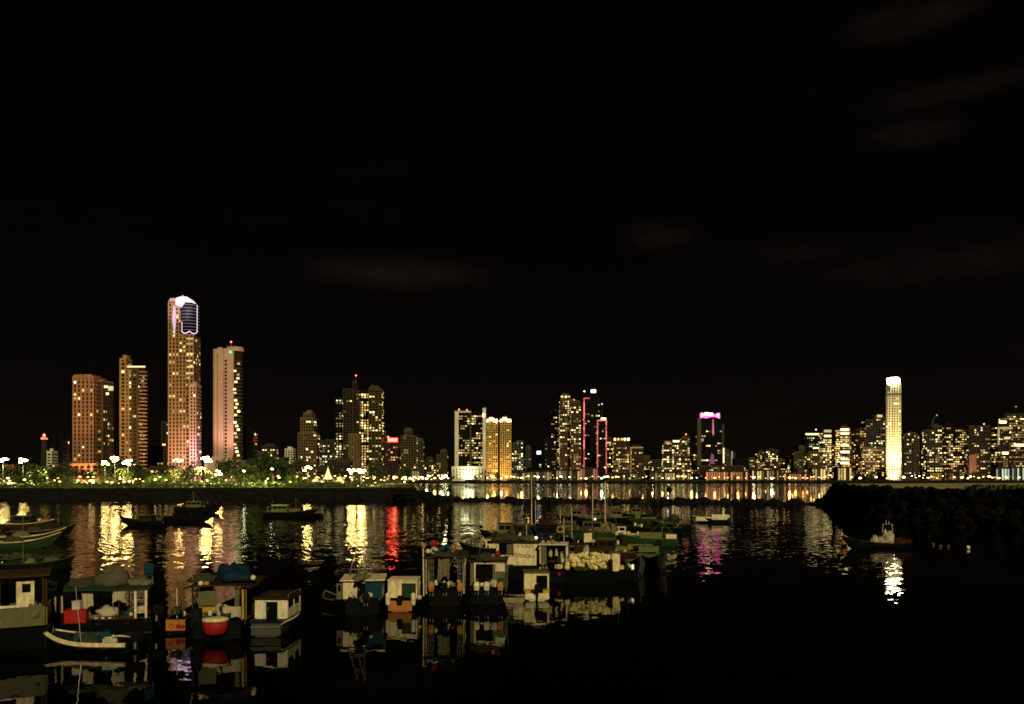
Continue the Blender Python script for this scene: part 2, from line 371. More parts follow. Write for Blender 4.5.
# ================================================================ city
wall = {
 'tan': mat('wall_tan', (0.31, 0.185, 0.08), .85, vary=.2, scale=.12), 'salmon': mat('wall_salmon', (0.50, 0.31, 0.25), .85, vary=.12, scale=.08),
 'brick': mat('wall_terracotta', (0.33, 0.165, 0.085), .85, vary=.2, scale=.1), 'gold': mat('wall_ochre', (0.42, 0.29, 0.09), .8, vary=.2, scale=.1),
 'grey': mat('wall_grey', (0.05, 0.046, 0.028), .85, vary=.25, scale=.12), 'dgrey': mat('wall_dark_grey', (0.022, 0.020, 0.015), .8, vary=.3, scale=.12),
 'olive': mat('wall_olive', (0.062, 0.046, 0.015), .85, vary=.25, scale=.12), 'brown': mat('wall_brown', (0.032, 0.019, 0.009), .85, vary=.3, scale=.12),
 'white': mat('wall_white', (0.62, 0.60, 0.46), .8, vary=.12, scale=.1), 'pale': mat('wall_pale', (0.55, 0.53, 0.38), .8, vary=.15, scale=.1),
 'black': mat('wall_black', (0.005, 0.005, 0.005), .8, vary=.3, scale=.12, spec=.08), 'wine': mat('wall_wine', (0.045, 0.008, 0.008), .8, vary=.3, scale=.12),
 'umber': mat('wall_umber', (0.12, 0.085, 0.04), .85, vary=.25, scale=.1), 'red': mat('wall_red', (0.06, 0.022, 0.012), .8, vary=.3, scale=.12)}
glass = mat('dark_glass', (0.006, 0.007, 0.007), .12, vary=.4, scale=.4, spec=.3)
glass2 = mat('brown_glass', (0.03, 0.02, 0.012), .15, vary=.6, scale=.35, spec=.3)
E = {
 'warm': emit('window_warm', (1, .66, .20), 2.0, .9), 'amber': emit('window_amber', (1, .55, .12), 1.1, .8),
 'white': emit('window_white', (1, .79, .34), 2.6, .85), 'cool': emit('window_cool', (.92, 1, .62), 1.2, .85),
 'dim': emit('window_dim', (1, .64, .24), .3, .8)}
WM = {k: MB().box(-.5, .5, -.5, .5, -.5, .5).mesh('window', v) for k, v in E.items()}
lamp_hot = emit('lamp_glass', (1, .62, .17), 9, .92); lamp_big = emit('floodlight_glass', (1, .66, .20), 75, .35)
lamp_wht = emit('lamp_white', (1, .88, .52), 26, .4); lamp_grn = emit('lamp_green', (.6, 1, .45), 8, .5); lamp_org = emit('lamp_orange', (1, .42, .10), 7, .7)
red_l = emit('beacon_red', (1, .10, .06), 9); pink_l = emit('neon_pink', (1, .10, .16), 1.5); mag_l = emit('neon_magenta', (1, .12, .40), 9)
vio_l = emit('led_violet', (.78, .58, 1), 5); vio_s = emit('led_violet_soft', (.90, .66, .95), 1.5); grn_l = emit('led_green', (.1, 1, .4), 1.6)
sign_r = emit('sign_red', (1, .04, .03), 22); sign_w = emit('sign_white', (.86, .88, 1), 3); crown_l = emit('crown_light', (1, .70, .28), 5)
crown_w = emit('crown_white', (1, .93, .55), 42); steel = mat('steel', (.12, .12, .11), .5, metal=.6)
NW = [0]
def building(name, label, secs, Y, wl='tan', lit=.25, depth=16, fl=3.3, cw=3.4, cols=('warm',), style='ribs', group=None, ww=.62, wh=.5,
             seed=None, side=True, beacon=None, mast=None, gl=None, bands=0.0, lz=None, cat='building', roof=True, floor0=2, maxw=100, ledge=.28):
    rn = random.Random(seed if seed is not None else int(secs[0][0] * 31 + secs[0][2]))
    lz = (LZ if Y < 1000 else FZ) if lz is None else lz
    cxp = (secs[0][0] + secs[0][1]) / 2; x0r = X(cxp, Y)
    root = thing(name, label, cat, (x0r, Y, lz), 0, group)
    wms = {}; gmb = MB(); rmb = MB(); pmb = MB(); wins = []
    gm = gl or glass
    for si, s in enumerate(secs):
        a, b, top = s[:3]; dy = s[3] if len(s) > 3 else si * 1.3
        y0 = Y + dy; xa = X(a, y0) - x0r; xb = X(b, y0) - x0r; zt = Z(top, y0) - lz; dp = depth - dy * .3 + si * .07
        sw = s[4] if len(s) > 4 else wl; wmb = wms.setdefault(sw, MB())
        wmb.box(xa, xb, dy, dy + dp, -.5 - si * .03, zt)
        if roof:
            q = (xb - xa) * .22
            rmb.box(xa - .15, xb + .15, dy - .2, dy + dp + .2, zt + .003, zt + .9)
            (pmb.box(xa + q * rn.uniform(.3, 1.5), xb - q * rn.uniform(.3, 1.5), dy + 3, dy + dp - 3, zt + .9, zt + 2.4 + 2 * rn.random()) if rn.random() < .7 and not pmb.v else None)
        nf = int((zt - 1) / fl); W = xb - xa; nc = max(1, int(W / cw)); c = W / nc
        hidden_below = s[5] if len(s) > 5 else 0
        faces = [('f', nc, c)]
        if side and abs(xa + x0r) > 60:
            ns = max(1, int(dp / cw)); faces.append(('s', ns, dp / ns))
        for kind, n_, cc in faces:
            sx = xb if x0r < 0 else xa; sg = 1 if x0r < 0 else -1
            # window strips of dark glass set between the ledges
            for k in range(n_):
                u0 = k * cc + cc * (1 - ww) / 2; u1 = u0 + cc * ww
                z0 = fl * .6; z1 = zt - 1.2
                if z1 <= z0: continue
                if style != 'plain':
                    if kind == 'f': gmb.box(xa + u0, xa + u1, dy - .10, dy + .05, z0, z1)
                    else: gmb.box(sx + sg * .10, sx - sg * .05, dy + u0, dy + u1, z0, z1)
            if style in ('ribs', 'ledges'):
                for f_ in range(1, nf + 1):
                    z = f_ * fl
                    if z > zt - .8: continue
                    if kind == 'f': wmb.box(xa - .02, xb + .02, dy - ledge, dy + .04, z - .45, z + .55)
                    else: wmb.box(sx + sg * ledge, sx - sg * .04, dy + .01, dy + dp, z - .46, z + .54)
            if style == 'ribs':
                for k in range(n_ + 1):
                    if kind == 'f': wmb.box(xa + k * cc - .3, xa + k * cc + .3, dy - ledge - .1, dy + .03, 0, zt - .2)
            for f_ in range(floor0, nf):
                z = f_ * fl + .55 + (fl - 1) * .5
                if z > zt - 1.2: continue
                pf = lit * (2.6 if rn.random() < bands else rn.choice((.6, .8, 1, 1.3)))
                run = 0
                for k in range(n_):
                    if run == 0 and rn.random() < pf * .75: run = rn.choice((1, 1, 1, 2, 2, 3) if bands < .3 else (1, 2, 3, 4))
                    if run > 0:
                        run -= 1
                        u = (k + .5) * cc
                        wz = fl * wh * rn.uniform(.8, 1.15); wx = cc * ww * rn.uniform(.75, 1.05)
                        cm = rn.choice(cols) if rn.random() > .22 else 'dim'
                        if kind == 'f': wins.append(((xa + u, dy - .16, z), (wx, .2, wz), cm, (k > 0) * 1))
                        else: wins.append(((sx + sg * .16, dy + u, z), (.2, wx, wz), cm, 0))
    # drop windows hidden behind nearer sections of the same building
    keep = []
    for wv in wins:
        (x, y, z), sc_, cm, _ = wv; hid = False
        for si, s in enumerate(secs):
            dy = s[3] if len(s) > 3 else si * 1.3
            if y > dy + .5:
                xa = X(s[0], Y + dy) - x0r; xb = X(s[1], Y + dy) - x0r; zt = Z(s[2], Y + dy) - lz
                if y > dy + depth + 1: pass
                # project to the near section's front plane, from the camera
                k = (Y + dy) / (Y + y); px = (x + x0r) * k - x0r; pz = (z + lz - H) * k + H - lz
                if xa - .5 < px < xb + .5 and pz < zt: hid = True
        if not hid: keep.append(wv)
    rn.shuffle(keep)
    for kk, q in wms.items(): q.build('wall', wall[kk], root)
    if gmb.v: tag(gmb.build('glazing', gm, root), kind='stuff')
    rf = rmb.build('roof', wall[wl], root) if rmb.v else None
    if pmb.v: pmb.build('plant_room', wall[wl], rf or root)
    ant = None
    for wv in keep[:maxw]: inst('window', WM[wv[2]], wv[0], root, wv[1]); NW[0] += 1
    if len(keep) > maxw:
        m2 = MB()
        for wv in keep[maxw:]:
            (x, y, z), (sx_, sy_, sz_), cm, _ = wv; m2.box(x - sx_ / 2, x + sx_ / 2, y - sy_ / 2, y + sy_ / 2, z - sz_ / 2, z + sz_ / 2)
        tag(m2.build('window', E['amber'], root), kind='stuff')
    root['_x0'] = x0r
    if mast:
        mx, mt = mast; xx = X(mx, Y + 6) - x0r; zz = Z(mt, Y + 6) - lz
        ant = MB().tube([(xx, 6, 5), (xx, 6, zz)], .45, 6, .2).build('antenna', steel, root)
    if beacon:
        for (bx, by, c) in beacon:
            xx = X(bx, Y + 6) - x0r; zz = Z(by, Y + 6) - lz
            if not mast: ant = MB().tube([(xx, 6, zz - 6), (xx, 6, zz - .5)], .2, 5).build('antenna', steel, root)
            MB().ball(.0009 * Y, (xx, 6, zz), 8, 6).build('beacon', c, ant)
    del root['_x0']
    return root
def strip(root, name, m, px0, px1, py0, py1, Y, y0=-1.0, y1=-.4):
    """a light fitting or panel on the building's front, given its place on the facade"""
    r = root.location
    return MB().box(X(px0, Y) - r.x, X(px1, Y) - r.x, y0, y1, Z(py1, Y) - r.z, Z(py0, Y) - r.z).build(name, m, root)

# ---------------- the left group
tb = building('apartment_tower', 'broad terracotta tower with a flat open crown frame, leftmost of the tall towers', [(73, 93.5, 377, 0), (96, 103, 381, 8, 'olive')], 700, 'brick', .13, 21, 3.6, 3.6, ('warm', 'white', 'amber'), ww=.45, beacon=None, gl=glass2, seed=4)  # right section takes a darker wall colour for its shaded, recessed face
fr = MB(); r0 = tb.location
for a, b, c, d in ((73, 93.5, 374.8, 376), (73, 74, 374.8, 378), (92.5, 93.5, 374.8, 378), (83, 84, 374.8, 378)):
    fr.box(X(a, 700) - r0.x, X(b, 700) - r0.x, -.6, .2, Z(d, 700) - r0.z, Z(c, 700) - r0.z)
fr.build('crown_frame', wall['brick'], tb)
for q0, q1, q2, q3 in ((104.5, 108, 385.5, 388), (108.6, 113.5, 386.2, 390.6), (106.4, 109, 392.5, 395)): strip(tb, 'lit_lounge', emit('lounge_light', (1, .82, .4), 1.3, .4), q0, q1, q2, q3, 707, -.9 + 7, -.3 + 7)
building('podium_building', 'low orange lit podium block at the foot of the terracotta tower', [(67, 104, 464.5)], 660, 'brick', .12, 20, 3.6, 4.5, ('amber',), 'ledges', cat='building')
t2 = building('apartment_tower', 'brown tower with stacked balconies and a tall blank fin on its left top', [(120, 126, 359, 0), (125, 132, 366, .6), (131.5, 138, 367, -1.2, 'olive')], 720, 'tan', .24, 12, 3.4, 3.0, ('warm', 'white', 'amber'), ww=.5, gl=glass2, seed=9)
r0 = t2.location
for i in range(29):      # rounded balconies up the right hand side
    z = 8 + i * 3.4; xb = X(138, 720) - r0.x
    if z < Z(369, 720) - r0.z: MB().lathe([(4.2, 0), (4.6, .3), (4.6, 1.1), (4.3, 1.1)], 14, (xb + 2.2, 3.5, z), sy=.8).build('balcony', wall['tan'], t2)
strip(t2, 'roof_light_strip', emit('lounge_light', (1, .82, .4), 1.3, .4), 128, 146, 366.2, 367.6, 720, -1.6, -1.3)
inst('window', WM['white'], (X(141, 720) - r0.x + 1.6, -.6, Z(381, 720) - r0.z), t2, (2.2, .3, 1.6))

# the tallest tower, with a lit violet crown
Y3 = 750
t3 = building('skyscraper', 'tallest tower, with a violet white lit rounded crown and pink lit foot', [(168.5, 179, 301, 0), (179, 186, 334, -1.5), (185.5, 193.5, 334, .5)], Y3, 'tan', .22, 16, 3.6, 2.6, ('warm', 'white', 'amber'), ww=.5, gl=glass2, seed=21, bands=.15, roof=False)
r0 = t3.location
gx = (X(186.6, Y3) - r0.x); ztop = Z(297.5, Y3) - r0.z; zb = Z(334, Y3) - r0.z
b_ = MB()       # glazed barrel with an arched head
prof = [(8.6, zb), (8.6, ztop - 12), (8.3, ztop - 7), (7.2, ztop - 3.5), (5.2, ztop - 1.2), (2.5, ztop - .2)]
b_.lathe(prof, 20, (gx - .6, 8.5, 0), sy=.95); b_.build('glazed_crown', wall['black'], t3, smooth=True)
for i in range(9):  # bands given a glow of their own to brighten the barrel front
    z = zb + 4 + i * 3.0; MB().lathe([(8.75, z), (8.75, z + .5)], 20, (gx - .6, 8.5, 0), sy=.95).build('crown_band', emit('band_glow', (.55, .36, .55), .24), t3)
def crown_line(name, pts, r, m):      # light line wrapped round the glazed barrel; angle, height
    MB().tube([(gx - .6 + 8.95 * math.sin(a_), 8.5 - 8.95 * .95 * math.cos(a_), z_) for a_, z_ in pts], r, 5).build(name, m, t3)
edge_l = emit('led_edge_light', (.95, .74, 1), 1.8)
crown_line('edge_light', [(1.22, ztop - 6 - q) for q in (0, 4, 9, 14, 20, 26)], .22, edge_l)
crown_line('scallop_light', [(-.55 + .9 * q / 8, zb + 1.2 + 3.4 * math.sin(math.pi * q / 8) * -.6 + 1.6) for q in range(9)], .3, edge_l)
crown_line('scallop_light', [(.35 + .87 * q / 8, zb + 1.2 + 3.4 * math.sin(math.pi * q / 8) * -.6 + 1.6) for q in range(9)], .3, edge_l)
crown_line('edge_light', [(-.5, zb + 3 + q) for q in (0, 3, 6, 9)], .2, edge_l)
cap = MB(); cap.prism_y([(X(176, Y3) - r0.x, ztop - 7), (X(176, Y3) - r0.x, ztop - 1), (X(180, Y3) - r0.x, ztop + .5), (X(187, Y3) - r0.x, ztop + .6), (X(193, Y3) - r0.x, ztop - 3), (X(196, Y3) - r0.x, ztop - 6), (X(191, Y3) - r0.x, ztop - 4.5), (X(185, Y3) - r0.x, ztop - 4.2), (X(181, Y3) - r0.x, ztop - 9)], -1.2, 1)
cap.build('lit_cap', vio_s, t3)
MB().prism_y([(X(172.6, Y3) - r0.x, Z(320, Y3) - r0.z), (X(173.6, Y3) - r0.x, Z(306, Y3) - r0.z), (X(175, Y3) - r0.x, Z(306, Y3) - r0.z), (X(176, Y3) - r0.x, Z(322, Y3) - r0.z), (X(174.8, Y3) - r0.x, Z(337, Y3) - r0.z)], -.9, -.2).build('led_spear', emit('led_spear_light', (.90, .66, .9), .8), t3)
MB().ball(.9, (X(180, Y3) - r0.x, 6, ztop + 2.2), 8, 6).build('beacon', red_l, t3); MB().tube([(X(180, Y3) - r0.x, 6, ztop - 8), (X(180, Y3) - r0.x, 6, ztop + 1.5)], .3, 5).build('antenna', steel, t3)
MB().prism_y([(X(168.6, Y3) - r0.x, Z(301, Y3) - r0.z), (X(170, Y3) - r0.x, Z(298.2, Y3) - r0.z), (X(179, Y3) - r0.x, Z(297.8, Y3) - r0.z), (X(180, Y3) - r0.x, Z(301, Y3) - r0.z)], .2, 18).build('roof', wall['salmon'], t3)
for q0, q1, q in ((187, 193.5, 338), (186, 193, 343), (187, 193.5, 353), (186, 192, 360), (187, 193.5, 366), (187, 193.5, 372.5), (186, 190, 377), (190, 193, 384)):
    strip(t3, 'lit_gallery', emit('gallery_light', (1, .72, .25), .8, .4), q0, q1, q, q + 1.6, Y3, -.5, -.2)
sk = building('tower_wing', 'narrow pale gridded wing on the right side of the tallest tower', [(190, 196, 385, 0)], 742, 'salmon', .10, 12, 3.3, 2.0, ('warm', 'white'), ww=.55, gl=glass2, seed=3)
sk.parent = None
# fourth tower
Y4 = 730
t4 = building('apartment_tower', 'pink salmon tower with one dark window slot and a green roof light', [(213.5, 223.5, 350, 0), (227, 233.5, 347.5, 0)], Y4, 'salmon', 0, 20, 3.4, 40, ('warm',), 'plain', seed=1, side=False)
r0 = t4.location; wm_ = MB(); wm_.box(X(223.4, Y4) - r0.x, X(227.1, Y4) - r0.x, 1.6, 18, 0, Z(348, Y4) - r0.z); wm_.build('slot_wall', wall['salmon'], t4)
MB().box(X(217, Y4) - r0.x, X(217.7, Y4) - r0.x, -.12, .1, 4, Z(353, Y4) - r0.z).build('joint', wall['umber'], t4); MB().box(X(213.3, Y4) - r0.x, X(214.6, Y4) - r0.x, -.5, .1, 4, Z(351, Y4) - r0.z).build('corner_rib', wall['tan'], t4); MB().box(X(227.4, Y4) - r0.x, X(228.2, Y4) - r0.x, -.5, .1, 4, Z(349, Y4) - r0.z).build('rib', wall['salmon'], t4)
k = 0
for i in range(31):
    z = 9 + i * 3.4
    if z > Z(353, Y4) - r0.z: break
    MB().box(X(224.2, Y4) - r0.x, X(226.2, Y4) - r0.x, 1.35, 1.7, z, z + 2.0).build('window', glass, t4)
    xb = X(233.5, Y4) - r0.x
    MB().lathe([(4.5, 0), (4.8, .25), (4.8, 1.0), (4.5, 1.0)], 14, (xb + 2.6, 4.2, z), sy=.9).build('balcony', wall['olive'], t4)
MB().lathe([(4.2, 3), (4.2, Z(352, Y4) - r0.z)], 14, (X(233.5, Y4) - r0.x + 2.4, 5.5, 0)).build('stair_core', glass2, t4)
rn = random.Random(5)
for i in range(30):
    if rn.random() < .75:
        z = 10.6 + i * 3.4
        if z < Z(356, Y4) - r0.z: inst('window', WM[rn.choice(('white', 'warm', 'white'))], (X(233.5, Y4) - r0.x + rn.uniform(.6, 5), .1, z), t4, (2.4, .3, 1.7))
MB().ball(1.25, (X(230.6, Y4) - r0.x, -.9, Z(352.2, Y4) - r0.z), 8, 6).build('roof_light', grn_l, t4)
MB().lathe([(7.2, 0), (7.2, 3.2), (6, 4.2)], 18, (X(233, Y4) - r0.x, 8, Z(350.5, Y4) - r0.z)).build('roof', wall['salmon'], t4)
MB().tube([(X(228, Y4) - r0.x, 8, Z(348, Y4) - r0.z), (X(228, Y4) - r0.x, 8, Z(341, Y4) - r0.z)], .3, 5).build('antenna', steel, t4); MB().ball(.8, (X(228, Y4) - r0.x, 8, Z(340.5, Y4) - r0.z), 8, 6).build('beacon', red_l, t4)
building('podium_building', 'plain salmon podium under the tower with the green roof light', [(204, 240, 461, 0)], 700, 'salmon', .03, 16, 3.6, 5, ('warm',), 'plain')
# small ones round them
b_ = building('lattice_mast', 'short lattice mast with a red lit head, far left', [(40.6, 44.8, 440)], 640, 'grey', 0, 4, 3, 2, style='plain', roof=False, cat='mast')
for o in list(kids(b_)): bpy.data.objects.remove(o)
r0 = b_.location; mm = MB(); zt = Z(440, 640) - r0.z
for sx in (-1, 1):
    for sy in (-1, 1): mm.tube([(sx * 2, sy * 2 + 2, 0), (sx * .9, sy * .9 + 2, zt)], .22, 5)
for i in range(9):
    z = zt * i / 9; z2 = zt * (i + 1) / 9; q = 2 - 1.1 * i / 9; q2 = 2 - 1.1 * (i + 1) / 9
    for sx in (-1, 1): mm.tube([(sx * q, 2 - q, z), (-sx * q2, 2 - q2, z2)], .14, 4)
mm.build('frame', wall['grey'], b_); MB().lathe([(1.2, zt), (2.3, zt + .4), (2.3, zt + 2), (1.0, zt + 3.2)], 10, (0, 2, 0)).build('head', wall['white'], b_)
MB().torus(2.35, .35, (0, 2, zt + 1.1), 'z').build('red_ring', emit('ring_red', (1, .12, .08), 3), b_); MB().ball(.9, (0, 2, zt + 4.1), 8, 6).build('beacon', red_l, b_)
building('office_slab', 'dark slab tower left of the terracotta tower', [(52.5, 56, 435, 0), (56, 63, 437, 2)], 640, 'black', .02, 10, 3.4, 3, ('amber',), ww=.5)
building('low_block', 'small grey block with pale floor lines left of the dark slab tower', [(46.8, 51.5, 452)], 600, 'pale', .1, 8, 2.2, 3, ('white',), 'ledges')
building('slim_tower', 'slim dark tower with white windows left of the tallest tower', [(161.5, 166.5, 422)], 900, 'dgrey', .45, 14, 3.3, 3, ('white', 'warm'))
building('office_slab', 'dark slab with a lit upper storey right of the salmon tower', [(243, 247.5, 426), (247, 253.5, 428, 3)], 800, 'black', .10, 14, 3.3, 3, ('white', 'amber'), bands=.15)
building('low_block', 'low brown apartment block between the balcony tower and the tallest tower', [(143, 167, 449)], 820, 'brown', .10, 14, 3.3, 3.4, ('amber', 'warm'))
for i, (a, b, t, Y, wl, l_, lab) in enumerate([
    (0, 14, 470, 620, 'brick', .2, 'low terracotta block at the left edge behind the trees'),
    (16, 34, 468, 640, 'brown', .22, 'low brown house row behind the leftmost floodlights'),
    (104, 119, 470, 650, 'tan', .3, 'low tan annexe between the two brown towers'),
    (150, 168, 467, 640, 'brown', .3, 'low block with a lit roof edge before the tallest tower'),
    (252, 262, 452, 900, 'grey', .4, 'small grey block just right of the dark slab'),
    (262, 275, 446, 980, 'brown', .42, 'brown block with a cluster of white lit windows left of the capped tower'),
    (275, 286, 458, 1000, 'dgrey', .25, 'low dark block right of the brown block with white windows'),
    (285, 293, 449, 1040, 'pale', .25, 'small pale block with one bright white stair window'),
    (244, 262, 461, 780, 'dgrey', .3, 'low dark block with scattered windows beside the dark slab'),
    (262, 296, 465, 760, 'brown', .28, 'long low building above the promenade trees'),
    (317, 334, 470, 800, 'dgrey', .35, 'low dark block behind the lit tent canopy'),
    (334, 350, 462, 790, 'brown', .3, 'brown low block with a row of white windows behind the tent canopy')]):
    building('low_block', lab, [(a, b, t)], Y, wl, l_, 13, 3.3, 3.2, ('white', 'warm', 'cool') if i > 3 else ('warm', 'amber'))
# ---------------- left centre
building('apartment_tower', 'beige tower with a small square cap on its stepped top', [(303.5, 311.5, 413, 2), (300.5, 313.5, 418, 0), (298, 316, 433, -1)], 950, 'umber', .28, 18, 3.3, 3, ('white', 'warm'), seed=8)
building('apartment_block', 'dark block with greenish white windows right of the capped beige tower', [(316.5, 325, 443), (325, 334.5, 440, 2)], 1000, 'dgrey', .5, 14, 3.3, 3, ('cool', 'white'))
building('office_tower', 'dark slim tower with broad white lit window bands', [(335.5, 345, 398)], 1050, 'black', .5, 16, 3.4, 3.2, ('white', 'cool'), bands=.5, seed=2)
building('apartment_tower', 'dark brown tower with a thin masted fin and red beacon', [(343, 352.5, 389, 1), (353, 356.5, 382, 0, ), (352, 359, 396, 3)], 1020, 'brown', .10, 16, 3.4, 3.2, ('white', 'warm'), beacon=[(356, 375.5, red_l)], seed=6)
building('apartment_block', 'plain orange brown block in front of the masted dark tower', [(348.5, 359.5, 434)], 960, 'umber', .06, 14, 3.3, 3, ('amber',), ww=.3)
building('apartment_tower', 'dark tower with big white lit rooms between two brown towers', [(358.5, 369, 391)], 1040, 'black', .55, 16, 3.4, 3.4, ('white', 'warm'), bands=.35, wh=.62, seed=12)
building('apartment_tower', 'olive tan tower with two pale vertical ribs and rounded top', [(369, 375, 388, .5), (375, 381.5, 389, 0), (371, 378, 386.5, 3)], 1000, 'olive', .33, 16, 3.3, 3, ('warm', 'white'), seed=14)
b_ = building('office_block', 'dark wine red block carrying a glowing red rooftop sign', [(383, 398, 443)], 1080, 'wine', .07, 16, 3.4, 3.4, ('amber',))
r0 = b_.location
sp_ = MB()
for i in range(5):
    x0_, x1_ = 388.3 + i * 1.85, 388.3 + i * 1.85 + 1.35
    sp_.box(X(x0_, 1080) - r0.x, X(x1_, 1080) - r0.x, -1.4, -.8, Z(441.5, 1080) - r0.z, Z(438.6 if i % 2 else 438.2, 1080) - r0.z)
sp_.build('sign_letters', sign_r, b_)
MB().box(X(387.6, 1080) - r0.x, X(398.2, 1080) - r0.x, -.75, -.3, Z(442.3, 1080) - r0.z, Z(437.6, 1080) - r0.z).build('sign_board', emit('sign_board_glow', (1, .02, .02), 2.2), b_)
MB().ball(1.3, (X(388, 1080) - r0.x, 2, Z(437, 1080) - r0.z), 8, 6).build('beacon', red_l, b_)
for i, (secs, Y, wl, l_, cl, lab) in enumerate([
    ([(382, 385.5, 433)], 1100, 'olive', .4, ('warm',), 'sliver of an olive block left of the red sign'),
    ([(397.5, 402, 447)], 1090, 'tan', .2, ('warm',), 'low tan block right of the red sign'),
    ([(404, 412, 430, 1), (401, 416, 436, 0)], 1060, 'olive', .22, ('warm', 'amber'), 'olive tower with a domed cap right of the red sign'),
    ([(415.5, 423, 440)], 1120, 'grey', .15, ('warm',), 'grey block stepping down right of the domed olive tower'),
    ([(422, 436, 463)], 1150, 'brown', .5, ('white', 'warm'), 'low brightly windowed block left of the big white waterfront lamp'),
    ([(436.5, 441, 455), (440.5, 447, 451, 1)], 1150, 'olive', .25, ('warm',), 'small olive stepped block left of the white framed tower'),
    ([(426, 433, 458)], 1400, 'dgrey', .2, ('dim',), 'distant dark block left of the small stepped block')]):
    o = building('apartment_block', lab, secs, Y, wl, l_, 14, 3.3, 3, cl)
    if i == 2: MB().ball(4.5, (0, 7, Z(430.5, Y) - FZ), 12, 8, .7).build('dome', wall['olive'], o)
# ---------------- white framed tower and golden pair
b_ = building('office_tower', 'black glass tower in a pale frame with a raised right fin', [(456, 485, 412.5)], 1100, 'black', .30, 18, 3.4, 3.0, ('white', 'warm', 'cool'), bands=.3, ww=.8, beacon=[(459, 409.5, red_l), (467, 410, red_l)], seed=77)
strip(b_, 'frame_column', wall['pale'], 454.8, 458.6, 411, 470, 1099, -2.2, 1); strip(b_, 'frame_column', wall['white'], 482.8, 485.8, 408, 470, 1099, -2.2, 1)
strip(b_, 'mullion', wall['grey'], 470, 471.2, 412, 466, 1099, -.9, 0); strip(b_, 'roof_beam', wall['pale'], 458.6, 471, 411, 412.6, 1099, -2.0, 1)
r0 = b_.location; MB().prism_y([(X(483.2, 1100) - r0.x, Z(412, 1100) - r0.z), (X(486.4, 1100) - r0.x, Z(412, 1100) - r0.z), (X(486.2, 1100) - r0.x, Z(406.5, 1100) - r0.z), (X(485.2, 1100) - r0.x, Z(406.5, 1100) - r0.z)], -1.6, 2).build('fin', wall['grey'], b_)
strip(b_, 'roof_lamp', lamp_hot, 482.6, 484.4, 414, 416.5, 1099, -3.2, -2.4); strip(b_, 'light_line', E['white'], 483.8, 485, 432, 444, 1099, -2.9, -2.4)
b_ = building('podium_building', 'pale ribbed podium lit white under the black glass tower', [(452, 484, 467)], 1072, 'pale', 0, 18, 3.4, 4.2, ('white',), 'ribs', ww=.35)
for nm, a, b, lab in (('hotel_tower', 486.8, 497.6, 'left one of two ochre towers with golden lit crowns'), ('hotel_tower', 500.2, 511, 'right one of two ochre towers with golden lit crowns')):
    o = building(nm, lab, [(a, b, 421.5), (a + 2.5, b - 3, 418.5, 1.5)], 1120, 'gold', .30, 18, 3.2, 2.6, ('warm', 'amber'), seed=int(a), group='pair of golden crowned towers')
    r0 = o.location
    for i in range(5):
        q = a + .8 + i * (b - a - 1.6) / 4; MB().lathe([(1.5, 0), (1.7, 1.6), (.4, 4.5)], 8, (X(q, 1120) - r0.x, .2 - 1.6, Z(422 - (1.5 if i in (1, 2) else 0), 1120) - r0.z)).build('crown_lamp', crown_l, o)
for i, (secs, Y, wl, l_, cl, lab) in enumerate([
    ([(511.5, 517, 444), (516.5, 523, 441, 1)], 1180, 'grey', .33, ('white', 'cool'), 'grey apartment block right of the golden crowned towers'),
    ([(526, 531, 448)], 1250, 'grey', .12, ('dim',), 'slim unlit grey block in the gap before the olive towers'),
    ([(536.3, 541.5, 456)], 1200, 'dgrey', .4, ('cool',), 'small block with a bluish white lamp on its roof'),
    ([(519, 528, 455)], 1500, 'black', .15, ('dim',), 'far black block behind the slim grey one'),
    ([(545, 556, 439)], 1150, 'black', .25, ('dim', 'warm'), 'black block at the left foot of the olive towers'),
    ([(551, 561.5, 412, 1), (554.5, 562, 424, 0)], 1180, 'olive', .42, ('warm', 'cool'), 'olive glass tower with a spiked left corner'),
    ([(562, 569, 394, 1), (560, 572, 399, 0)], 1130, 'olive', .40, ('warm', 'white'), 'tallest olive tower with a lit stepped roof'),
    ([(571, 581, 402)], 1120, 'olive', .55, ('warm', 'white'), 'olive tower full of lit windows with a red beacon'),
    ]):
    o = building('apartment_tower' if i > 4 else 'apartment_block', lab, secs, Y, wl, l_, 15, 3.2, 2.9, cl, bands=.25 if i == 5 else 0, beacon=[(574, 400, red_l)] if i == 7 else None, seed=40 + i)
    if i == 2: MB().rbox(-3, 3, 1, 3, Z(456, Y) - FZ + 3, Z(453, Y) - FZ + 3, .3).build('roof_lamp', emit('lamp_bluish', (.7, .85, 1), 4), o)
    if i == 5: MB().tube([(-2.5, 1, Z(412, Y) - FZ), (-2.8, 1, Z(408, Y) - FZ)], .8, 5, .2).build('spike', wall['olive'], o)
    if i == 6:
        for q in (561, 565, 568): strip(o, 'roof_lamp', E['white'], q, q + 2, 396, 397.2, Y, -1, -.4)
PN = [emit('neon_pink_' + q, c, v) for q, c, v in (('bright', (1, .16, .22), 1.5), ('mid', (1, .09, .14), .7), ('dull', (1, .06, .10), .3))]
def neon(root, px0, px1, py0, py1, Y, seed, y0=-1.6, y1=-1.0):
    rn = random.Random(seed); v = py0
    while v < py1:
        h = min(rn.uniform(3, 11), py1 - v); f = (v - py0) / (py1 - py0); strip(root, 'neon_line', PN[min(2, int(rn.uniform(0, 1.6) + f * 1.3))], px0, px1, v, v + h - .15, Y, y0, y1); v += h
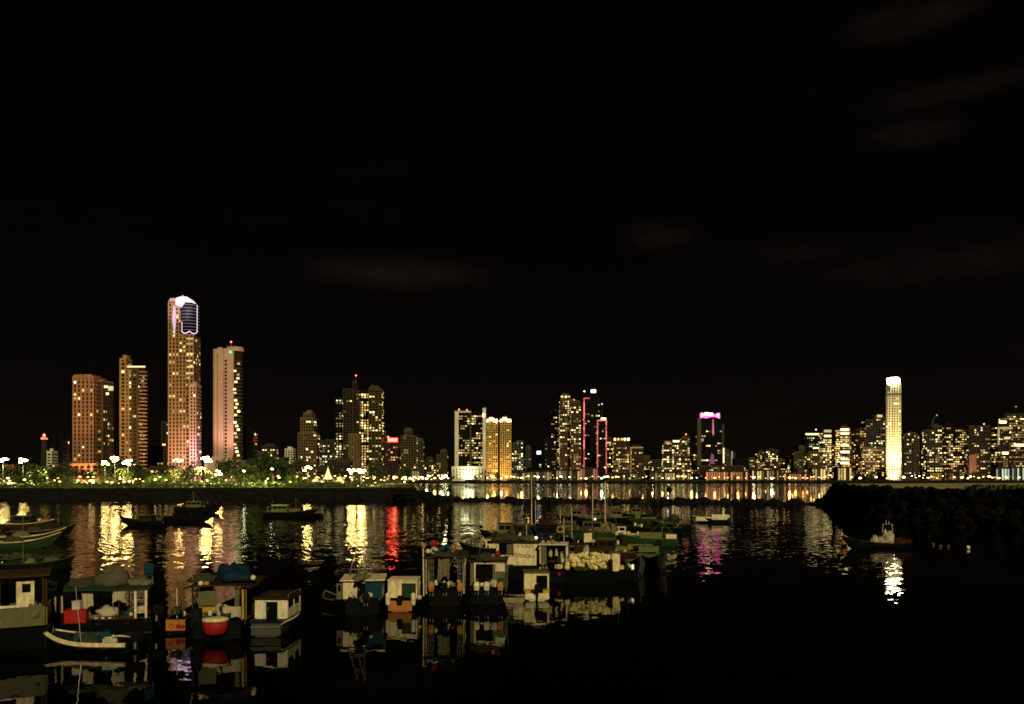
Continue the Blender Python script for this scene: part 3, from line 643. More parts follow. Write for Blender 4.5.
# neon towers
b_ = building('office_tower', 'tall black tower topped by a small glowing bluish white box', [(589, 600, 394)], 1220, 'black', .10, 16, 3.4, 3.2, ('cool', 'white'), seed=31, ww=.7)
r0 = b_.location; MB().rbox(X(591, 1220) - r0.x, X(596, 1220) - r0.x, 0, 4, Z(392.6, 1220) - r0.z, Z(389.6, 1220) - r0.z, .4).build('lit_sign_box', sign_w, b_); MB().tube([(0, 3, Z(394, 1220) - r0.z), (0, 3, Z(387, 1220) - r0.z)], .3, 5).build('antenna', steel, b_)
b_ = building('office_tower', 'black tower with a pink neon line down its left edge', [(584, 590, 399)], 1150, 'black', .14, 16, 3.4, 3.0, ('amber', 'warm'), seed=32, beacon=[(584.3, 391.3, crown_l)])
neon(b_, 583.5, 584.6, 398, 470, 1149, 1); strip(b_, 'neon_line', PN[1], 584.7, 589.5, 397.8, 398.8, 1149, -1.6, -1)
b_ = building('office_tower', 'black tower outlined by two vertical pink neon lines', [(597.5, 606, 421)], 1110, 'black', .16, 15, 3.4, 2.8, ('white', 'dim'), seed=33, mast=(602, 404), beacon=[(602, 404, emit('beacon_pink', (1, .3, .4), 3))])
neon(b_, 596.9, 598.0, 420, 474, 1109, 2); neon(b_, 605.8, 606.7, 420, 474, 1109, 3)
strip(b_, 'neon_line', PN[0], 598.2, 605.6, 420, 420.9, 1109, -1.5, -1); strip(b_, 'roof_sign', E['white'], 601, 606, 417.8, 419.6, 1109, -1.2, -.6)
for i, (secs, Y, wl, l_, cl, lab) in enumerate([
    ([(607, 613, 439)], 1160, 'wine', .3, ('warm', 'white'), 'dark red block touching the pink outlined tower'),
    ([(614, 629, 441)], 1120, 'brown', .38, ('warm', 'amber'), 'brown block with a row of bright lamps on its roof'),
    ([(630, 643, 447.5)], 1130, 'brown', .28, ('warm', 'amber'), 'brown block edged with a tan frame'),
    ([(644, 650, 456)], 1200, 'olive', .3, ('warm',), 'low olive block right of the tan framed one'),
    ([(650, 661, 460)], 1300, 'dgrey', .2, ('warm', 'dim'), 'low far grey block left of the crowded amber block'),
    ([(664, 672, 441, 0), (672, 681, 442, 1)], 1120, 'brown', .55, ('warm', 'white'), 'crowded block with amber lit roof storeys'),
    ([(682, 690, 437)], 1130, 'olive', .5, ('warm', 'white'), 'narrow olive tower with a beacon left of the magenta crowned tower'),
    ([(691, 700, 452)], 1130, 'brown', .5, ('warm',), 'short block full of lights at the left foot of the magenta crowned tower'),
    ([(722, 729, 450), (728, 735, 453, 1)], 1250, 'grey', .10, ('dim',), 'grey block with a pale light line right of the magenta crowned tower'),
    ([(735, 748, 459)], 1120, 'black', .12, ('cool',), 'low black block beside the orange lit terrace'),
    ([(700, 744, 466)], 1085, 'brown', .16, ('white', 'amber'), 'long low block under the magenta crowned tower'),
    ([(749, 757, 458)], 1350, 'olive', .2, ('warm',), 'small far olive block left of the white lit hall'),
    ([(758, 764, 452)], 1300, 'brown', .45, ('warm', 'amber'), 'brown block with orange windows above the white lit hall'),
    ([(766, 778, 450)], 1200, 'brown', .40, ('warm', 'white'), 'dark brown block with a roof lamp above the white lit hall'),
    ([(778, 785, 460)], 1250, 'olive', .35, ('warm',), 'low olive block right of the roof lamp block'),
    ([(785, 792, 457)], 1300, 'brown', .45, ('warm', 'white'), 'low block with scattered windows over the orange market front'),
    ([(794, 799, 452), (799, 805, 447, 2)], 1180, 'grey', .06, ('dim',), 'unlit grey stepped block left of the white topped tower'),
    ([(805, 822, 434)], 1220, 'black', .16, ('white', 'cool'), 'black tower with one white light line along its top'),
    ([(808, 822, 452)], 1120, 'olive', .25, ('warm',), 'pale olive block in front of the white lined black tower'),
    ([(823, 831.5, 430)], 1150, 'grey', .55, ('white', 'warm'), 'grey tower with bright white top storeys'),
    ([(832, 840, 442)], 1200, 'red', .38, ('warm', 'amber'), 'reddish block with scattered lights left of the banded tower'),
    ([(840, 850, 428)], 1130, 'brown', .72, ('white', 'warm'), 'brown tower with bright full width window bands'),
    ([(849, 856, 440)], 1200, 'red', .30, ('warm',), 'dark red block right of the banded brown tower'),
    ([(856, 866, 429)], 1160, 'red', .36, ('warm', 'amber'), 'red brown tower with orange top storeys'),
    ([(866, 875, 420, 1), (874, 885, 417, 0)], 1180, 'dgrey', .32, ('cool', 'warm', 'white'), 'dark tower with a bright roof lamp left of the floodlit tower'),
    ([(866, 884, 448)], 1110, 'brown', .55, ('warm', 'amber'), 'busy lit block at the left foot of the floodlit tower'),
    ([(902, 910, 440, 1), (904, 914, 434, 0), (913, 919, 438, 1)], 1140, 'brown', .16, ('warm', 'cool'), 'brown tower with an arched lit roofline right of the floodlit tower'),
    ([(920, 926, 444)], 1180, 'grey', .2, ('warm',), 'grey block with a pale vertical edge light'),
    ([(927, 934, 430), (933, 942, 426, 1)], 1130, 'dgrey', .36, ('warm', 'white'), 'dark tower under a leaning roof crane'),
    ([(944, 953, 425), (953, 964, 428, 1)], 1130, 'black', .55, ('warm', 'white'), 'black tower crowded with white lit balconies'),
    ([(969, 979, 428), (978, 990, 426, 1)], 1120, 'brown', .22, ('cool', 'warm'), 'brown twin tower with a red lit foot and a beacon'),
    ([(990, 998, 452)], 1300, 'black', .15, ('dim',), 'low black block in the gap left of the last tower'),
    ([(998, 1008, 424, 1), (1005, 1026, 414, 2)], 1120, 'brown', .52, ('white', 'warm'), 'stepped tower with a bright left edge at the right border'),
    ]):
    tall = secs[0][2] < 446
    bd = .45 if 'band' in lab else (.2 if l_ > .45 else .08)
    o = building('apartment_tower' if tall else 'apartment_block', lab, secs, Y, wl, l_, 15, 3.2, 2.9, cl, bands=bd, seed=100 + i, ww=.72 if l_ > .45 else .6,
                 beacon=[(984, 424, emit('beacon_pink', (1, .3, .4), 3))] if 'twin' in lab else ([(686, 434.3, red_l)] if 'narrow olive' in lab else ([(1016, 406.6, emit('beacon_dim', (.6, .35, .3), 1.0))] if 'right border' in lab else ([(816, 429.6, E['white'])] if 'white light line' in lab else None))))
    if 'row of bright lamps' in lab:
        for q in (614, 617.5, 621, 624, 627.5): strip(o, 'roof_lamp', lamp_hot, q, q + 1.8, 438.2, 440.4, Y, -1, 0)
    if 'tan frame' in lab: strip(o, 'frame', wall['gold'], 630, 631.2, 448, 474, Y, -1.2, -.4); strip(o, 'frame', E['amber'], 630, 643, 447, 448.2, Y, -1.3, -.5)
    if 'white light line' in lab: strip(o, 'light_line', E['white'], 805.5, 822, 433.4, 435, Y, -1, -.4); strip(o, 'light_line', E['white'], 813, 822, 447.3, 448.6, Y, -1, -.4)
    if 'amber lit roof' in lab: strip(o, 'roof_light', E['amber'], 665, 670, 441.5, 443.5, Y, -1, -.4); strip(o, 'roof_light', crown_l, 673, 679, 440.5, 442, Y, -1, -.3)
    if 'pale light line' in lab: strip(o, 'light_line', E['cool'], 731.3, 732.6, 451, 466, Y, -1, -.3)
    if 'bright white top' in lab: strip(o, 'light_band', E['white'], 824, 831, 430, 432.3, Y, -1, -.4); strip(o, 'light_band', E['white'], 824, 831, 435, 437, Y, -1, -.4)
    if 'bright full width' in lab:
        for q in (428.7, 432.7, 439, 444.5, 451, 458, 462, 467): strip(o, 'light_band', E['white'], 840.6, 848 + (q % 2), q, q + 1.9, Y, -1, -.4)
    if 'bright roof lamp' in lab: strip(o, 'roof_lamp', lamp_hot, 877, 882, 414.8, 417.2, Y, -1, 0)
    if 'arched' in lab:
        r0 = o.location
        pl = [(X(903 + i * 1.6, Y) - r0.x, -.8, Z(438 - 5.5 * math.sin(math.pi * (i + 1) / 12), Y) - r0.z) for i in range(11)]
        MB().tube(pl, .8, 5).build('roof_arch', wall['olive'], o)
        for q in (908, 914, 917.5): strip(o, 'roof_lamp', E['white'], q, q + 1.3, 433.5 + (q - 908) * .35, 435 + (q - 908) * .35, Y, -1.2, -.4)
    if 'crane' in lab:
        r0 = o.location; MB().tube([(X(933, Y) - r0.x, 3, Z(427, Y) - r0.z), (X(934, Y) - r0.x, 3, Z(420, Y) - r0.z), (X(938, Y) - r0.x, 3, Z(415, Y) - r0.z)], .5, 5).build('crane', steel, o)
        MB().ball(1.1, (X(938, Y) - r0.x, 3, Z(415, Y) - r0.z), 8, 6).build('crane_lamp', E['cool'], o)
    if 'edge light' in lab and 'grey' in lab: strip(o, 'light_line', E['warm'], 925, 926, 446, 472, Y, -1, -.4)
    if 'bright left edge' in lab:
        strip(o, 'light_line', E['white'], 997.6, 999.2, 427, 445, Y, -1, -.3)
        for a_, b_2, q in ((999, 1006, 421), (1000, 1012, 427), (1004, 1010, 437), (1002, 1008, 452), (1014, 1024, 444)): strip(o, 'light_band', E['white'], a_, b_2, q, q + 2.2, Y, -1, -.3)
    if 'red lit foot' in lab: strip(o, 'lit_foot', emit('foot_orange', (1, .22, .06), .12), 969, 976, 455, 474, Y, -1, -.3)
# magenta crowned tower
YM = 1110
b_ = building('skyscraper', 'black tower with a glowing magenta crown and a magenta spear of light', [(699, 722, 420, 0)], YM, 'black', .13, 18, 3.4, 3.2, ('warm', 'white', 'dim'), seed=55, ww=.8, roof=False)
r0 = b_.location
strip(b_, 'side_wall', wall['grey'], 697.2, 701, 418, 466, YM, -1.4, 4); strip(b_, 'side_wall', wall['dgrey'], 721.6, 724, 424, 466, YM, -1.4, 4)
cr_ = MB(); pts = [(700, 419), (700, 413.5), (702, 412.5), (705, 414), (712, 413.8), (716, 414.5), (719.5, 412.6), (719.8, 418.6), (716, 417.2), (712, 416.8), (706, 418.4), (703, 417.4)]
cr_.prism_y([(X(p, YM) - r0.x, Z(q, YM) - r0.z) for p, q in pts], -1.2, .6); cr_.build('lit_crown', emit('crown_magenta', (1, .10, .36), 2.6), b_)
for q0, q1, q2, q3 in ((701.2, 703.4, 413.4, 416.6), (704.4, 708.6, 412.6, 415.2), (709.2, 712.6, 413, 415.8), (716.2, 718.6, 413.6, 416.6)): strip(b_, 'crown_light', crown_l if q0 > 703 and q0 < 713 else mag_l, q0, q1, q2, q3, YM, -2, -1.4)
MB().prism_y([(X(p, YM) - r0.x, Z(q, YM) - r0.z) for p, q in ((712.4, 419), (713.2, 419), (714.0, 434), (713.2, 436), (712, 433))], -1.4, -.6).build('light_spear', emit('spear_magenta', (1, .16, .45), .6), b_)
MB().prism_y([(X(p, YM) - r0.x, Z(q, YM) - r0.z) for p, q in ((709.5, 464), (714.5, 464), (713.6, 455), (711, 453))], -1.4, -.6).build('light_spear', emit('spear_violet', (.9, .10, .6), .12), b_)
strip(b_, 'light_line', E['white'], 722.8, 723.8, 448, 463, YM, -2, -1.4); strip(b_, 'light_panel', emit('panel_pink', (.8, .35, .5), .45), 699.5, 703.5, 438.5, 441.5, YM, -.9, -.4)
# floodlit tower
YF = 1090
b_ = building('skyscraper', 'slender pale tower floodlit yellow white with a blazing roof lantern', [(888, 894, 384.5, 0), (893.5, 901, 383, -.7)], YF, 'white', .10, 5.5, 3.5, 3.0, ('white', 'warm'), style='ledges', seed=66, ww=.55, gl=wall['olive'], roof=False, ledge=.18)
r0 = b_.location
MB().lathe([(7.6, 0), (8, 2.0), (8, 6.4), (7, 7.6)], 20, (X(894.3, YF) - r0.x, 3, Z(383.3, YF) - r0.z)).build('roof_lantern', crown_w, b_)
strip(b_, 'dark_louvre', wall['olive'], 886.4, 890.4, 386.5, 390, YF, -.6, -.2); strip(b_, 'dark_louvre', wall['olive'], 886, 900.6, 393.5, 395, YF, -1.3, -.8)
fx = X(893, YF)
for q, pw in ((-16, 1), (0, 1.2), (16, 1)):
    lamp('SPOT', (fx + q, YF - 24, FZ + 2), 420000 * pw, (1, .74, .30), 1.5, (fx, YF, 60 + abs(q)), 75, .9)
lamp('SPOT', (fx, YF - 12, 6), 70000, (1, .82, .42), 1, (fx, YF, 16), 110, .9); lamp('SPOT', (fx - 60, YF - 10, FZ + 2), 700000, (1, .82, .42), 1.5, (fx, YF + 3, 70), 90, .9)
# left tower floods
lamp('SPOT', (X(196, 700), 700, LZ + 2), 420000, (1, .55, .72), 1.5, (X(195, 745), 745, 26), 55, .9)
lamp('SPOT', (X(168, 690), 690, LZ + 2), 160000, (1, .6, .38), 1.5, (X(176, 745), 745, 60), 80, .9)
lamp('SPOT', (X(222, 708), 706, 27), 70000, (1, .60, .50), 1.5, (X(224, 729), 729, 75), 110, .9)
lamp('SPOT', (X(84, 640), 640, LZ + 2), 150000, (1, .46, .2), 1.5, (X(90, 700), 700, 40), 90, .9)
lamp('SPOT', (X(130, 655), 655, LZ + 2), 150000, (1, .5, .24), 1.5, (X(130, 715), 715, 40), 80, .9)
lamp('SPOT', (X(184, 735), 734, 160), 60000, (.86, .66, 1), 1, (X(180, 752), 752, 172), 100, .9)
lamp('SPOT', (X(585, 1085), 1085, 9), 80000, (1, .25, .22), 2, (X(585, 1085), 1107, 24), 130, .9)
lamp('SPOT', (X(468, 1060), 1060, 7), 52000, (.9, 1, .7), 2, (X(468, 1060), 1082, 24), 130, .9)
lamp('SPOT', (X(974, 1100), 1100, 9), 80000, (1, .28, .1), 2, (X(974, 1100), 1122, 24), 130, .9)
lamp('SPOT', (X(493, 1095), 1095, 9), 60000, (1, .6, .2), 2, (X(493, 1095), 1117, 24), 130, .9); lamp('SPOT', (X(506, 1095), 1095, 9), 60000, (1, .6, .2), 2, (X(506, 1095), 1117, 24), 130, .9)
lamp('SPOT', (X(620, 1090), 1090, 9), 36000, (1, .7, .3), 2, (X(620, 1090), 1112, 24), 130, .9); lamp('SPOT', (X(672, 1090), 1090, 9), 36000, (1, .7, .3), 2, (X(672, 1090), 1112, 24), 130, .9)
lamp('SPOT', (X(850, 1090), 1090, 9), 44000, (1, .6, .3), 2, (X(850, 1090), 1112, 24), 130, .9); lamp('SPOT', (X(930, 1090), 1090, 9), 44000, (1, .62, .26), 2, (X(930, 1090), 1112, 24), 130, .9)
# street level pavilions and halls along the far front
glow_w = emit('shopfront_white', (1, .66, .22), .55, .9); glow_o = emit('shopfront_orange', (1, .30, .07), .6, .6); glow_g = emit('shopfront_green', (.72, 1, .7), .55, .5)
for i, (a, b, t, m_, lab) in enumerate([
    (402, 424, 470, glow_w, 'low arcade glowing warm white on the shore left of the big white lamp'), (512, 530, 472, glow_w, 'low lit pavilion between the golden towers and the slim grey block'),
    (531, 552, 471, glow_w, 'long lit terrace building left of the olive towers'), (556, 580, 470, E['dim'], 'two storey amber terrace under the olive towers'),
    (580, 598, 468, emit('shopfront_pink', (1, .25, .2), .35, .4), 'pink lit podium under the neon towers'), (608, 640, 473, glow_w, 'low lit arcade under the block with roof lamps'),
    (650, 690, 472, glow_w, 'long lit arcade under the crowded amber block'), (706, 748, 471, glow_o, 'orange lit terrace under the magenta crowned tower'),
    (752, 784, 470, glow_w, 'white lit hall on the shore right of the low black block'), (784, 812, 473, glow_o, 'orange lit market front on the shore'),
    (812, 826, 468, glow_w, 'bright white pavilion under the white lined tower'), (838, 852, 467, glow_w, 'white lit lobby under the banded tower'),
    (930, 962, 472, emit('shopfront_amber', (1, .5, .12), .4, .7), 'amber lit terrace under the crane tower'), (996, 1010, 468, glow_g, 'greenish white ribbed podium at the right border'), (1012, 1030, 467, glow_g, 'greenish podium touching the right frame edge')]):
    Y = 1050 + (i % 3) * 3; x0, x1 = X(a, Y), X(b, Y); zt = Z(t, Y) - FZ
    o = thing('pavilion', lab, 'pavilion', ((x0 + x1) / 2, Y, FZ)); hw = (x1 - x0) / 2
    wb = MB(); wb.box(-hw, hw, 1.2, 12, 0, zt); n = max(3, int(hw * 2 / 3.2))
    for k in range(n + 1):
        x = -hw + 2 * hw * k / n; wb.box(x - .35, x + .35, -.2, 1.3, 0, zt - .8)
    wb.build('wall', wall[('brown', 'dgrey', 'olive', 'brown')[i % 4]], o); MB().box(-hw - .8, hw + .8, -1, 12.6, zt, zt + .7).build('roof', wall['brown'], o)
    rn = random.Random(i)
    for k in range(n):
        if rn.random() < .62:
            x = -hw + 2 * hw * (k + .5) / n; MB().box(x - hw / n + .5, x + hw / n - .5, .9, 1.15, .8 + rn.random(), zt - 1 - rn.random() * .8).build('lit_bay', m_, o)
# ---------------- lamps
dpole = mat('painted_pole', (.01, .012, .01), .8, spec=.1)
def street_lamp(name, label, loc, h, head, hm, group, arms=1, sc_=1.0):
    rn = random.Random(int(loc[0] * 7 + h * 3)); o = thing(name, label, 'street lamp', loc, 0, group)
    pole = MB().tube([(0, 0, 0), (0, 0, h)], .09, 6, .05).build('pole', dpole, o)
    if arms == 1:
        MB().lathe([(head * .55, -head * .5), (head, -head * .1), (head * .85, head * .3), (head * .2, head * .5)], 10, (0, 0, h)).build('lamp_glass', hm, o); return o
    for k in range(arms + 2):        # flood heads, extra ones scattered to stand in for the lamp's bloom
        t = 2 * math.pi * k / (arms + 2) + rn.uniform(-.3, .3); r_ = rn.uniform(.4, 1.7) * sc_; z = h + rn.uniform(-1.0, .7) * sc_ + .2 * sc_
        p = (math.cos(t) * r_, math.sin(t) * r_ * .6, z); MB().tube([(0, 0, h - .5), p], .04, 5).build('arm', dpole, pole)
        q = head * rn.uniform(.45, .75); MB().rbox(p[0] - q, p[0] + q, p[1] - .25, p[1] + .25, z - q * .55, z + q * .55, q * .25).build('lamp_glass', hm, o)
    return o
protos = {}
rl = random.Random(99)
n_ = 0
px = 398.0
while px < 1020:
    Y = rl.uniform(1018, 1040); hm = rl.choice((lamp_hot, lamp_hot, lamp_hot, lamp_wht, lamp_grn if px < 700 else lamp_org, lamp_hot)); h = rl.uniform(3.5, 8.5)
    key = (hm.name, rl.randint(0, 2))
    if key not in protos:
        o = street_lamp('street_lamp', 'small glowing street lamp on the far waterfront', (0, 0, FZ), 6, (.65, 1.0, 1.7)[key[1]], hm, 'street lamps along the far waterfront'); protos[key] = o  # heads oversized so their shape carries the bloom of each lamp
    else: o = copy_tree(protos[key])
    o.location = (X(px, Y), Y, FZ + rl.uniform(-2.6, .6)); n_ += 1
    px += rl.uniform(2.4, 6.5) if px < 830 or px > 905 else rl.uniform(6, 12)
# big flood masts (left shore, then the far shore)
for (px, py, Y, arms, head, m_, pw, lab) in [
    (3, 460, 300, 4, .85, lamp_big, 26000, 'floodlight mast cut by the left edge of the picture'),
    (23, 461.5, 300, 5, .75, lamp_big, 26000, 'floodlight mast with a wide white cluster on the far left shore'),
    (105, 463, 300, 4, .8, lamp_big, 22000, 'floodlight mast left one of three near the brown towers'),
    (115, 459, 300, 5, .8, lamp_big, 26000, 'tallest floodlight mast among the three near the brown towers'),
    (128, 462.5, 300, 4, .85, lamp_big, 22000, 'floodlight mast right one of three near the brown towers'),
    (179, 460.5, 330, 3, .6, lamp_big, 12000, 'floodlight mast left of the foot of the tallest tower'),
    (206, 459.5, 300, 5, .9, lamp_big, 26000, 'floodlight mast between the tallest tower and the salmon tower'),
    (219, 473, 300, 3, .55, lamp_big, 9000, 'low floodlight in front of the salmon podium'),
    (244, 471, 290, 1, .45, lamp_wht, 2500, 'slim white park lamp right of the salmon podium'),
    (272, 469, 290, 1, .5, lamp_wht, 2500, 'slim white park lamp left of the orange one'),
    (278, 476, 290, 1, .4, lamp_org, 1500, 'small orange park lamp on the promenade lawn'),
    (308, 468.5, 330, 4, .8, lamp_big, 22000, 'floodlight beside the left end of the tent canopy'),
    (352, 471.5, 330, 4, .95, lamp_big, 26000, 'left of two floodlights right of the tent canopy'),
    (361, 471.5, 330, 5, 1.05, lamp_big, 26000, 'right of two floodlights right of the tent canopy'),
    (444, 477, 1012, 5, 2.1, lamp_wht, 60000, 'large white lamp at the foot of the white framed tower')]:
    x = X(px, Y); z = Z(py, Y); lz = LZ if Y < 1000 else FZ
    big = arms > 2
    street_lamp('floodlight_mast' if big else 'park_lamp', lab, (x, Y, lz), z - lz, head, m_, 'floodlight masts on the shore' if big else 'park lamps', arms, 1.0 if Y < 1000 else 2.5)
    lamp('SPOT', (x, Y - 1.5, z - 1), pw * (4.0 if Y < 1000 else 1), (1, .80, .30), .7, (x, Y - 1.4, 0), 138, .5)
# small park lights and bollards in the lawn
rl = random.Random(5); proto = None
pxs = [8, 16, 31, 47, 58, 70, 80, 84, 88, 93, 98, 107, 112, 120, 133, 140, 143, 149, 155, 160, 166, 174, 184, 190, 196, 212, 226, 236, 247, 255, 266, 290, 297, 303, 314, 322, 330, 338, 344, 368, 374, 381, 388, 394, 402, 408]
pxs += [rl.uniform(0, 430) for _ in range(70)]
for i, px in enumerate(pxs):
    Y = rl.uniform(268, 380)
    if proto is None: o = proto = street_lamp('garden_lamp', 'small warm garden lamp on the left shore lawn', (0, 0, LZ), 2.6, .42, lamp_hot, 'garden lamps on the left shore lawn')
    else: o = copy_tree(proto)
    o.location = (X(px, Y), Y, LZ + rl.uniform(-1.3, 1.2)); o['category'] = 'lamp'
for i in range(26):     # added spots that brighten the lawn and its trees, no fittings there
    px = 6 + i * 11.2 + R.uniform(-3, 3); Y = R.uniform(285, 345); lamp('SPOT', (X(px, Y), Y - 4, LZ + 6.5), R.choice((4000, 12000, 30000)), (1, .84, .34), .3, (X(px, Y), Y - 1, 0), 140, .5)
rl2 = random.Random(12); pr = None
for i in range(34):
    px = 292 + i * 4.4 + rl2.uniform(-1.5, 1.5); Y = rl2.uniform(425, 468)
    if pr is None: o = pr = street_lamp('promenade_lamp', 'golden promenade lamp on the plaza below the red sign', (0, 0, LZ), 4.6, .55, lamp_hot, 'golden lamps along the left plaza')
    else: o = copy_tree(pr)
    o.location = (X(px, Y), Y, LZ - rl2.uniform(0, 2.2))
for px in (300, 318, 336, 352, 372, 392, 410, 426): lamp('SPOT', (X(px, 432), 432, LZ + 5), 9000, (1, .72, .24), .5, (X(px, 432), 433, 0), 140, .5)
# violet light at the far left
o = thing('light_kiosk', 'small violet glowing kiosk on the far left lawn', 'kiosk', (X(11, 290), 290, LZ))
MB().rbox(-.9, .9, -.6, .6, 0, 1.3, .1).build('body', emit('kiosk_violet', (.6, .25, 1), 10), o); MB().rbox(-1.1, 1.1, -.8, .8, 1.3, 1.5, .05).build('roof', wall['white'], o)
# tensile canopy
def tent(px, Y, w_, h_, lab):
    o = thing('tent_canopy', lab, 'canopy', (X(px, Y), Y, LZ)); n = 20; vs = []; fs = []
    for j in range(7):
        f = j / 6
        for k in range(n):
            t = 2 * math.pi * k / n; rr = (.03 + .97 * f) * w_ / 2 * (1 - .10 * (math.cos(5 * t) * .5 + .5) * f); z = h_ * (1 - f) ** 2.3 * .72 + h_ * .28
            vs.append((rr * math.cos(t), rr * math.sin(t) * .8, z))
    for j in range(6):
        for k in range(n): q = (k + 1) % n; fs.append((j * n + k, j * n + n + k, j * n + n + q, j * n + q))
    MB().add(vs, fs).build('canopy', mat('tent_fabric', (.75, .68, .4), .7, vary=.1), o, smooth=True)
    MB().tube([(0, 0, 0), (0, 0, h_ + 1.2)], .15, 6).build('mast', steel, o)
    for k in range(5):
        t = 2 * math.pi * (k + .5) / 5; MB().tube([(w_ * .46 * math.cos(t), w_ * .37 * math.sin(t), 0), (w_ * .46 * math.cos(t), w_ * .37 * math.sin(t), h_ * .3)], .1, 5).build('post', steel, o)
tent(328, 400, 8, 8.6, 'tallest peaked white tent canopy lit yellow beside the promenade'); tent(316, 410, 8, 4.2, 'low tent canopy at the left of the tall peaked one'); tent(340, 408, 9, 4.2, 'low tent canopy at the right of the tall peaked one')
for px in (316, 328, 340, 350): lamp('SPOT', (X(px, 392), 392, LZ + .5), 9000, (1, .8, .3), .5, (X(px, 392), 402, LZ + 6), 120, .8)
# ================================================================ trees
def leaf_mat(name, a, b_):
    m = bpy.data.materials.new(name); m.use_nodes = True; nt = m.node_tree; b = nt.nodes['Principled BSDF']; b.inputs['Roughness'].default_value = .7
    g = nt.nodes.new('ShaderNodeNewGeometry'); r = nt.nodes.new('ShaderNodeValToRGB')
    r.color_ramp.elements[0].color = (*a, 1); r.color_ramp.elements[1].color = (*b_, 1)
    nt.links.new(g.outputs['Random Per Island'], r.inputs['Fac']); nt.links.new(r.outputs['Color'], b.inputs['Base Color'])
    return m
leafA = leaf_mat('leaf_bright', (.022, .045, .005), (.085, .13, .014)); leafB = leaf_mat('leaf_dark', (.005, .012, .002), (.024, .036, .006)); leafC = leaf_mat('leaf_olive', (.016, .022, .004), (.07, .07, .014))
bark = mat('bark', (.07, .05, .03), .9)
def make_tree(seed, h, r, lm, sq=.75, n=520):
    rn = random.Random(seed); mb = MB(); cl = []
    for i in range(11):
        t = rn.uniform(0, 6.28); q = rn.uniform(.1, .75) * r; cl.append((q * math.cos(t), q * math.sin(t), h - r * sq + rn.uniform(-.75, .7) * r * sq, rn.uniform(.28, .52) * r))
    for i in range(n):
        c = rn.choice(cl); d = Vector((rn.gauss(0, 1), rn.gauss(0, 1), rn.gauss(0, .8))).normalized() * c[3] * rn.uniform(.55, 1.12)
        p = Vector(c[:3]) + d; a = Vector((rn.gauss(0, 1), rn.gauss(0, 1), rn.gauss(0, 1))).normalized(); b_ = a.orthogonal().normalized()
        s = rn.uniform(.22, .5); c2 = a.cross(b_)
        mb.add([p - b_ * s, p + c2 * s * .6, p + b_ * s, p - c2 * s * .6], [(0, 1, 2, 3)])
    crown = mb.mesh('crown', lm)
    tr = MB().tube([(0, 0, -.3), (.1, .05, h * .3), (0, .1, h * .62)], .26, 7, .13)
    for c in cl[:6]: tr.tube([(0, .08, h * .42), ((c[0]) * .6, c[1] * .6, (h * .45 + c[2]) / 2), c[:3]], .1, 5, .04)
    return crown, tr.mesh('trunk', bark)
def make_palm(seed, h, lm):
    rn = random.Random(seed); mb = MB()
    for k in range(15):
        t = 2 * math.pi * k / 15 + rn.uniform(-.2, .2); L = rn.uniform(2.2, 3.1); up = rn.uniform(.1, 1.1)
        for i in range(9):
            f = i / 8; x = L * f; z = h + up * L * f * .7 - 1.35 * L * f * f * .75; w_ = .55 * (1 - f * .75)
            for sd in (-1, 1):
                p = Vector((x * math.cos(t), x * math.sin(t), z)); sdv = Vector((-math.sin(t), math.cos(t), -.55)) if sd > 0 else Vector((math.sin(t), -math.cos(t), -.55))
                fw = Vector((math.cos(t), math.sin(t), -.3)) * .16
                mb.add([p - fw, p + fw, p + sdv * w_ + fw * 2, p + sdv * w_], [(0, 1, 2, 3)])
    return mb.mesh('crown', lm), MB().tube([(0, 0, -.3), (.15, 0, h * .5), (0, 0, h)], .2, 7, .13).mesh('trunk', bark)
TM = {'b1': make_tree(1, 6.5, 3.2, leafA), 'b2': make_tree(2, 5.2, 3.6, leafA, .6), 'd1': make_tree(3, 7.5, 3.6, leafB), 'd2': make_tree(4, 5.5, 3.4, leafB, .65), 'o1': make_tree(5, 6.5, 3.3, leafC), 'p1': make_palm(6, 6.5, leafC), 'p2': make_palm(7, 5.0, leafA)}
KIND = {'b': 'bright green leafy tree', 'd': 'dark leafy tree', 'o': 'olive green leafy tree', 'p': 'palm tree'}
def tree(kind, px, Y, s, label, lz=LZ, group=None):
    cm, tm = TM[kind]; o = thing('palm_tree' if kind[0] == 'p' else 'leafy_tree', label, 'palm' if kind[0] == 'p' else 'tree', (X(px, Y), Y, lz), R.uniform(0, 6.28), group)
    o.scale = (s, s, s * R.uniform(.9, 1.1)); inst('crown', cm, (0, 0, 0), o); inst('trunk', tm, (0, 0, 0), o)
    return o
near = [(73, 85, 'the left part of the terracotta tower'), (85, 104, 'the podium of the terracotta tower')]
